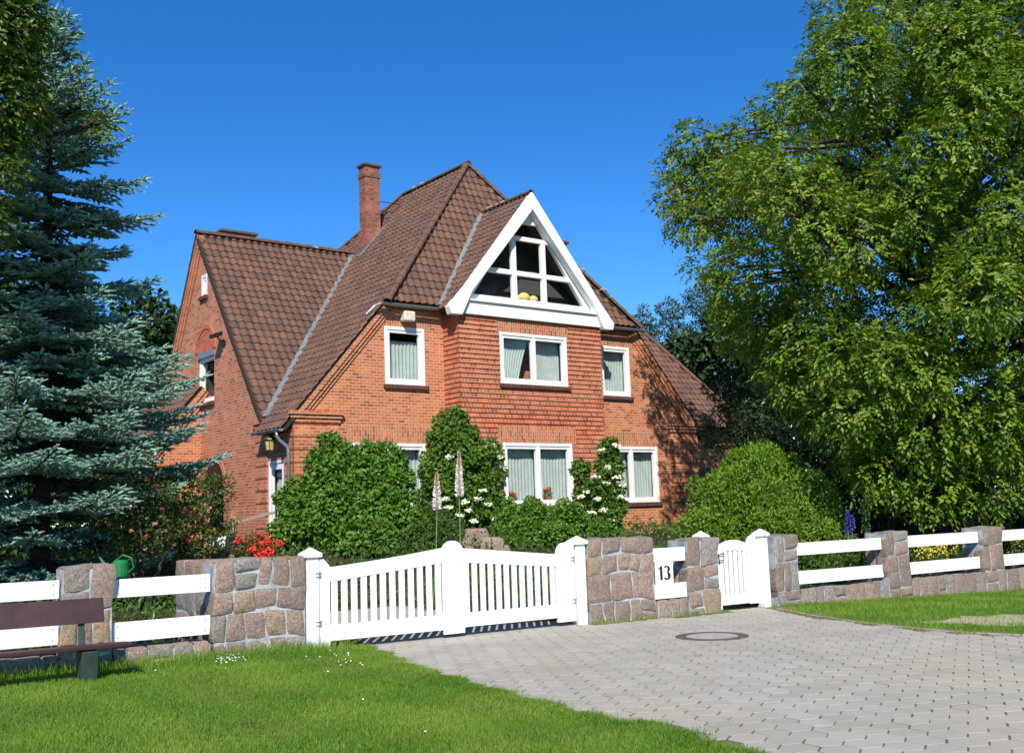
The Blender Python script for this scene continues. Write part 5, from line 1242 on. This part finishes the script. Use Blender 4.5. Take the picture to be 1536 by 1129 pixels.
side = unit(np.cross(SD, rdir(n))); up = np.cross(SD, side)
for k in range(K):      # needles
    t = (k+RNG.random(n))/K; th_ = RNG.uniform(0, 6.283, n); rad = side*np.cos(th_)[:, None]+up*np.sin(th_)[:, None]
    rad[:, 2] = np.abs(rad[:, 2])*.5+rad[:, 2]*.5
    b = S0+SD*(SLn*t)[:, None]; tip = b+SD*.026+rad*.030; wv = np.cross(SD, rad)*.013
    VV.append(np.stack([b-wv, b+wv, tip], 1)); TT.append(np.clip(ST+RNG.normal(0, .15, n), 0, 1))
NV = np.stack(VV, 1).reshape(-1, 3); NF = np.arange(len(NV)).reshape(-1, 3); NT = np.stack(TT, 1).ravel()
CV = []; rr = .024
for dq in (0., .35, 1.):
    for a in range(4):
        r_ = rr*(0 if dq == 1 else (.7 if dq == 0 else 1)); v_ = (side*math.cos(a*math.pi/2)+up*math.sin(a*math.pi/2))*r_
        CV.append(S0+SD*(SLn*dq)[:, None]+v_)
CV = np.stack(CV, 1).reshape(-1, 3); cf = []
for l in (0, 1):
    for a in range(4): a2 = (a+1) % 4; cf += [[l*4+a, l*4+a2, (l+1)*4+a2], [l*4+a, (l+1)*4+a2, (l+1)*4+a]]
CF = ((np.arange(n)*12)[:, None, None]+np.array(cf)[None]).reshape(-1, 3)
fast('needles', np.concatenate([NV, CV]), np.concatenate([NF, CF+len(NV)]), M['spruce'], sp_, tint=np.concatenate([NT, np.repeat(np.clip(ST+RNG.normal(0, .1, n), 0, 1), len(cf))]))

# woods and trees behind
def far_tree(name, x, ybase, ytop, Y, wpx, label, mat, n, leaf, cat='tree', group='dark trees behind the house', kind='round'):
    top = at(x, ytop, Y); b = np.array([top[0], Y, .9]); H_ = top[2]-b[2]; Rm = wpx/2/F_PX*Y
    bl = []
    if kind == 'pine':
        for _ in range(46):
            f_ = random.uniform(.25, .97); r_ = Rm*(1.08-f_)*random.uniform(.4, 1.0); a = random.uniform(0, 6.28); rb = Rm*.34*(1.25-f_)+.35
            bl.append((r_*math.cos(a), r_*math.sin(a), H_*f_, rb*1.3, rb*1.3, rb*.55))
        bl.append((0, 0, H_*.95, .4, .4, .8))
    else:
        for _ in range(22):
            d = rdir(1)[0]; f_ = random.uniform(.3, .82); rb = Rm*random.uniform(.28, .45)
            bl.append((d[0]*Rm*.6, d[1]*Rm*.6, H_*.58+d[2]*H_*.32, rb, rb, rb*.8))
    o = empty(name, tuple(b)); tag(o, label, cat, group)
    crown_cloud(bl, n*3 if kind == 'pine' else n, leaf*.72 if kind == 'pine' else leaf, mat, o, False, inner=.2, aspect=.35 if kind == 'pine' else .7)
    limbs(o, [(0, 0, -.3), (0, 0, H_*.4), (0, 0, H_*.85)], [.25, .17, .05], bl[:8], r0=.06, k_tw=0)
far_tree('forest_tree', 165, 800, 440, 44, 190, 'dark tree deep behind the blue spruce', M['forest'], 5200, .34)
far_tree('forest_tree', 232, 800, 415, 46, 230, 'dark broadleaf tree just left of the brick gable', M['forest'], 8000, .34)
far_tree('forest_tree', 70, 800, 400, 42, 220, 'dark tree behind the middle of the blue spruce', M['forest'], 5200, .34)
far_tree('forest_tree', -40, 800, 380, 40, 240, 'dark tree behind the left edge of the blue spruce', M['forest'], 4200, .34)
for i_, (x, Y, r, lab) in enumerate(((20, 27, 2.0, 'dark shrub mass behind the left end of the fence, under the spruce'), (130, 28, 2.0, 'dark shrub behind the spruce trunk'), (215, 36, 2.6, 'dark shrub behind the porch, left of the house'), (-90, 27, 2.2, 'dark shrub off the left edge behind the fence'))):
    b0 = sh(x, 800, Y); shrub('shaded_shrub', b0, [(0, 0, r*.7, r, r, r*.9), (-r*.7, 0, r*.5, r*.9, r*.9, r*.8), (r*.7, 0, r*.5, r*.9, r*.9, r*.8)], 4200, .16, .11, M['forest'], lab, group='dark shrubs behind the spruce')
for x, yt, Y, wp, lab in ((965, 462, 56, 95, 'dark pine whose top shows just above the right end of the house roof'), (1005, 448, 58, 110, 'dark pine second to the right of the house roof'), (1050, 430, 55, 120, 'tall dark pine touching the left edge of the walnut crown'), (1100, 470, 60, 130, 'dark pine behind the lower left of the walnut crown'), (930, 500, 60, 110, 'dark pine mostly hidden behind the right end of the roof')):
    far_tree('pine_tree', x, 800, yt, Y, wp, lab, M['pine'], 5200, .30, group='pines behind the house', kind='pine')
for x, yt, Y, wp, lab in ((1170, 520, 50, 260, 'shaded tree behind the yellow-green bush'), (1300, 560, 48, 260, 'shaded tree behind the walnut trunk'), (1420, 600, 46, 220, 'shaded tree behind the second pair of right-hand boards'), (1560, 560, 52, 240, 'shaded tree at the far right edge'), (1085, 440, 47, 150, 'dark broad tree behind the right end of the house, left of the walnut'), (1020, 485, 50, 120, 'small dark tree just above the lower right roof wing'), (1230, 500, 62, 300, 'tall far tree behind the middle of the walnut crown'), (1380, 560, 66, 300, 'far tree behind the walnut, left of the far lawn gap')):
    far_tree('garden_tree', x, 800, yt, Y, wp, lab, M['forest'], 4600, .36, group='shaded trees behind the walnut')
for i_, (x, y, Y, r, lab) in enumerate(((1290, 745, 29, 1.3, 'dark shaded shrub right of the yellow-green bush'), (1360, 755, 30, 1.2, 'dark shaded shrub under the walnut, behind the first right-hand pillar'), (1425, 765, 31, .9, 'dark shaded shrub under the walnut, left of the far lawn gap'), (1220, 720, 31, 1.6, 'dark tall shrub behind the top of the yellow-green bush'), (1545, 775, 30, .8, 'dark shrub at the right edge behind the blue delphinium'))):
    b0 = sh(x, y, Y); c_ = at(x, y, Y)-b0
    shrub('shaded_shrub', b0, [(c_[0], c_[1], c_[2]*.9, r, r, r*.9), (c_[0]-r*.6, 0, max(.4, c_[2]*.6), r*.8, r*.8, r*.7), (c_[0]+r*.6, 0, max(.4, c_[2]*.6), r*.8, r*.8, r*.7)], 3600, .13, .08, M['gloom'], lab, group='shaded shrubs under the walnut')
# border of bedding plants along the back of the fence and drive: ground cover nobody could count
k = 26000; s_ = RNG.uniform(-9, 13, k); t_ = RNG.uniform(.55, 10.5, k)
keep = ~((s_ > -3.9) & (s_ < .1) & (t_ < 5.2)) & ~((s_ > 2.75) & (s_ < 3.7) & (t_ < 7)); s_, t_ = s_[keep], t_[keep]; k = len(s_)
X = P0[0]+fu[0]*s_+fv[0]*t_; Y = P0[1]+fu[1]*s_+fv[1]*t_; hgt = RNG.uniform(0, .28, k)*(1+.5*np.sin(s_*2.3)+.4*np.sin(t_*3+s_))*np.where(t_ < 1.5, .6, 1)
V_, F_ = leaves(np.stack([X, Y, terr(X, Y)+hgt], 1), rdir(k)+np.array([0, 0, .6]), rdir(k), RNG.uniform(.07, .15, k), .05)
tag(fast('ground_cover', V_, F_, M['hedge'], tint=np.repeat(RNG.random(k), 2)), 'leafy ground cover plants filling the beds behind the fence', 'ground cover', kind='stuff')

# ------------------------------------------------------------------ grass
def blades(name, X, Y, H, Wb, mat, label, lean=.5):
    n = len(X); P = np.stack([X, Y, terr(X, Y)], 1); a = RNG.uniform(0, 6.283, n); ln = RNG.uniform(.1, lean, n)
    S = np.stack([np.cos(a), np.sin(a), 0*a], 1); b2 = RNG.uniform(0, 6.283, n); Ld = np.stack([np.cos(b2), np.sin(b2), 0*a], 1)*ln[:, None]
    m_ = P+Ld*H[:, None]*.35+np.array([0, 0, 1.])*(H*.6)[:, None]; tp = P+Ld*H[:, None]*1.1+np.array([0, 0, 1.])*H[:, None]
    w_ = S*Wb/2
    V_ = np.stack([P-w_, P+w_, m_+w_*.8, m_-w_*.8, tp], 1).reshape(-1, 3); b = (np.arange(n)*5)[:, None, None]
    F_ = (b+np.array([[0, 1, 2], [0, 2, 3], [3, 2, 4]])[None]).reshape(-1, 3)
    return tag(fast(name, V_, F_, mat, tint=np.repeat(np.clip(RNG.beta(2, 2.5, n)*.8+.1+.22*np.sin(X*1.7)*np.sin(Y*2.1+X)+.22*np.sin(X*4.1+2*np.sin(Y*1.3))*np.sin(Y*3.3+1.5*np.sin(X*2)), 0, 1), 3)), label, 'grass', kind='stuff')
def scatter(n, x0, x1, y0, y1, test, dens=None):
    X = RNG.uniform(x0, x1, n); Y = RNG.uniform(y0, y1, n); k = test(X, Y)
    if dens is not None: k &= RNG.random(n) < dens(X, Y)
    return X[k], Y[k]
infr = lambda X, Y: np.abs(X) < Y*.50+.6
lawn = lambda X, Y: (~inside(X, Y, PAVE)) & (st(X, Y)[1] < -.01) & infr(X, Y)
X, Y = scatter(620000, -8, 2.4, 6.2, 15.6, lawn, lambda X, Y: np.clip(1.5-(Y-6)*.075, .45, 1))
H = RNG.uniform(.018, .048, len(X))*(1+.25*np.sin(X*3+Y*2)); blades('lawn_grass', X, Y, H, .0052, M['grassblade'], 'short mown lawn grass in the left foreground')
X, Y = scatter(150000, -8, 2.4, 6.2, 15.6, lawn, lambda X, Y: np.clip(np.sin(X*2.3+1.7*np.sin(Y*1.1))*np.sin(Y*1.9+X*.8)-.05, 0, 1)*.8)
blades('dry_grass', X, Y, RNG.uniform(.015, .042, len(X)), .0055, M['drygrass'], 'drier straw-coloured blades in patches of the left lawn', .9)
k = 420; cx2 = RNG.uniform(-6, 2, k); cy2 = RNG.uniform(6.5, 15, k); cc = RNG.integers(0, k, 15000); X = cx2[cc]+RNG.normal(0, .11, 15000); Y = cy2[cc]+RNG.normal(0, .11, 15000); kk = lawn(X, Y); X, Y = X[kk], Y[kk]
blades('lawn_weeds', X, Y, RNG.uniform(.03, .06, len(X)), .008, M['grassblade'], 'darker broad-leaved weeds scattered through the left lawn', 1.1)
def nearfence(X, Y): s, t = st(X, Y); return lawn(X, Y) & (t > -.75) & (s < -3.6)
X, Y = scatter(60000, -8, -1.5, 10, 15.6, nearfence); s, t = st(X, Y); kk = RNG.random(len(X)) < np.clip(1.15+t*1.4, .1, 1); X, Y = X[kk], Y[kk]
blades('tall_grass', X, Y, RNG.uniform(.05, .17, len(X)), .007, M['grassblade'], 'longer unmown grass at the foot of the left wall', .8)
def lawnR(X, Y): s, t = st(X, Y); return (~inside(X, Y, PAVE)) & (t < -.0) & ((s > 3.9) | (t < -.35)) & (X > 3.8) & (X < 16) & ((((X-c0[0])/1.2)**2+((Y-c0[1])/.7)**2 > 1.1) | (RNG.random(len(X)) < .12))
X, Y = scatter(210000, 3.8, 16, 9.5, 24, lawnR, lambda X, Y: np.clip(1.7-(Y-9)*.06, .5, 1)); blades('lawn_grass', X, Y, RNG.uniform(.02, .06, len(X)), .008, M['grassblade'], 'strip of grass between the paving and the right fence')
def foot(X, Y): s, t = st(X, Y); return (t < .0) & (t > -.28-.1*np.sin(s*5)) & (((s > .2) & (s < 2.7)) | (s > 3.85))
X, Y = scatter(60000, .5, 14, 15, 24, foot, lambda X, Y: .25+.5*(np.sin(X*6) > .2)); blades('dry_grass', X, Y, RNG.uniform(.02, .085, len(X)), .006, M['drygrass'], 'dry straw-coloured weeds at the foot of the right granite walls', .9)
def foot2(X, Y): s, t = st(X, Y); return (t < .0) & (t > -.2) & (s > .2) & (s < 2.7) & (np.sin(s*7) > .1)
X, Y = scatter(30000, .5, 4, 15, 18, foot2, lambda X, Y: .3+0*X); blades('weeds', X, Y, RNG.uniform(.03, .09, len(X)), .009, M['grassblade'], 'green weeds at the foot of the granite wall under the number plate', .9)
# weeds in the paving joints, ragged lawn edge
k = 5200; X = RNG.uniform(-2.5, 9, k); Y = RNG.uniform(7, 16, k); kk = inside(X, Y, PAVE) & (np.sin(X*1.3+1)*np.sin(Y*.9)+RNG.normal(0, .3, k) > .35); X, Y = X[kk], Y[kk]
lx = (X-2)*pu[0]+(Y-9)*pu[1]; ly = (X-2)*pv[0]+(Y-9)*pv[1]; r_ = np.round(ly/PP); c_ = (lx/PL-.5*(r_ % 2)); c2 = np.floor(c_)+.5
lx = (c2+.5*(r_ % 2))*PL; ly = r_*PP+RNG.uniform(-.06, .06, len(X)); X = 2+lx*pu[0]+ly*pv[0]; Y = 9+lx*pu[1]+ly*pv[1]
kk = inside(X, Y, PAVE); X, Y = X[kk], Y[kk]
blades('joint_weeds', X, Y, RNG.uniform(.02, .032, len(X)), .008, M['drygrass'], 'tiny weeds growing in the joints of the paving', 1.5)
seg_pts = np.array(EDGE_L[:11]); X = []; Y = []
for a, b in zip(seg_pts[:-1], seg_pts[1:]):
    L = np.linalg.norm(b-a); n = int(L*3200); t = RNG.random(n); p = a+(b-a)*t[:, None]+RNG.normal(0, .06, (n, 2))+(np.sin(t*L*9+a[0]*5)*.05)[:, None]; X += list(p[:, 0]); Y += list(p[:, 1])
X = np.array(X); Y = np.array(Y); blades('edge_grass', X, Y, RNG.uniform(.02, .055, len(X)), .006, M['grassblade'], 'ragged grass edge creeping over the paving', .9)
X = []; Y = []; sp2 = np.array(EDGE_R[2:])
for a, b in zip(sp2[:-1], sp2[1:]):
    L = np.linalg.norm(b-a); n = int(L*1200); t = RNG.random(n); p = a+(b-a)*t[:, None]+RNG.normal(0, .05, (n, 2))+(np.sin(t*L*7)*.05)[:, None]; X += list(p[:, 0]); Y += list(p[:, 1])
blades('edge_grass', np.array(X), np.array(Y), RNG.uniform(.015, .045, len(X)), .007, M['drygrass'], 'dry grass growing over the kerb of the right verge', .9)
# one dry leaf on the paving
lp = ray(1047, 985); lp = CPOS-lp*1.6/lp[2]; bm = bmesh.new()
vv_ = [bm.verts.new((.045*math.cos(a)*(1.25 if i % 2 else .7), .03*math.sin(a)*(1.2 if i % 2 else .75), .008+.008*math.cos(2*a))) for i, a in enumerate(np.linspace(0, 2*math.pi, 15)[:-1])]; cv = bm.verts.new((0, 0, .004))
for i in range(14): bm.faces.new((vv_[i], vv_[(i+1) % 14], cv))
me = bpy.data.meshes.new('fallen_leaf'); bm.to_mesh(me); bm.free(); o = link('fallen_leaf', me, M['terracotta']); o.location = (lp[0], lp[1], float(terr(lp[0], lp[1]))+.014); tag(o, 'single dry reddish leaf lying on the paving right of the manhole cover', 'leaf')
# daisies
mbv = []; mbf = []; k = 0
for _ in range(90):
    if _ < 45: d_ = ray(340+random.gauss(0, 14), 999+random.gauss(0, 5)); c_ = CPOS-d_*1.6/d_[2]
    elif _ < 60: d_ = ray(505+random.gauss(0, 25), 1003+random.gauss(0, 10)); c_ = CPOS-d_*1.6/d_[2]
    elif _ < 66:
        c_ = np.array([random.uniform(-4.5, .5), random.uniform(7.5, 11.5), 0])
    else: continue
    if not bool(lawn(np.array([c_[0]]), np.array([c_[1]]))[0]): continue
    z_ = float(terr(c_[0], c_[1]))+.05; r = random.uniform(.007, .012)
    mbv += [(c_[0]+r*math.cos(a), c_[1]+r*math.sin(a), z_+.003*math.sin(a)) for a in np.linspace(0, 2*math.pi, 7)[:-1]]; mbv.append((c_[0], c_[1], z_+.006))
    for i in range(6): mbf.append((k+i, k+(i+1) % 6, k+6))
    k += 7
tag(fast('daisies', np.array(mbv), np.array(mbf), M['white'], mi=None), 'scattered white daisies in the left lawn', 'daisies', kind='stuff')
# far meadow and tree line far behind on the right
mb = MB(); p = at(1480, 760, 90); mb.quad((p[0]-60, 70, .96), (p[0]+80, 70, .96), (p[0]+110, 150, 2.4), (p[0]-90, 150, 2.4)); tag(mb.build('meadow', M['field'], fix=False), kind='structure')
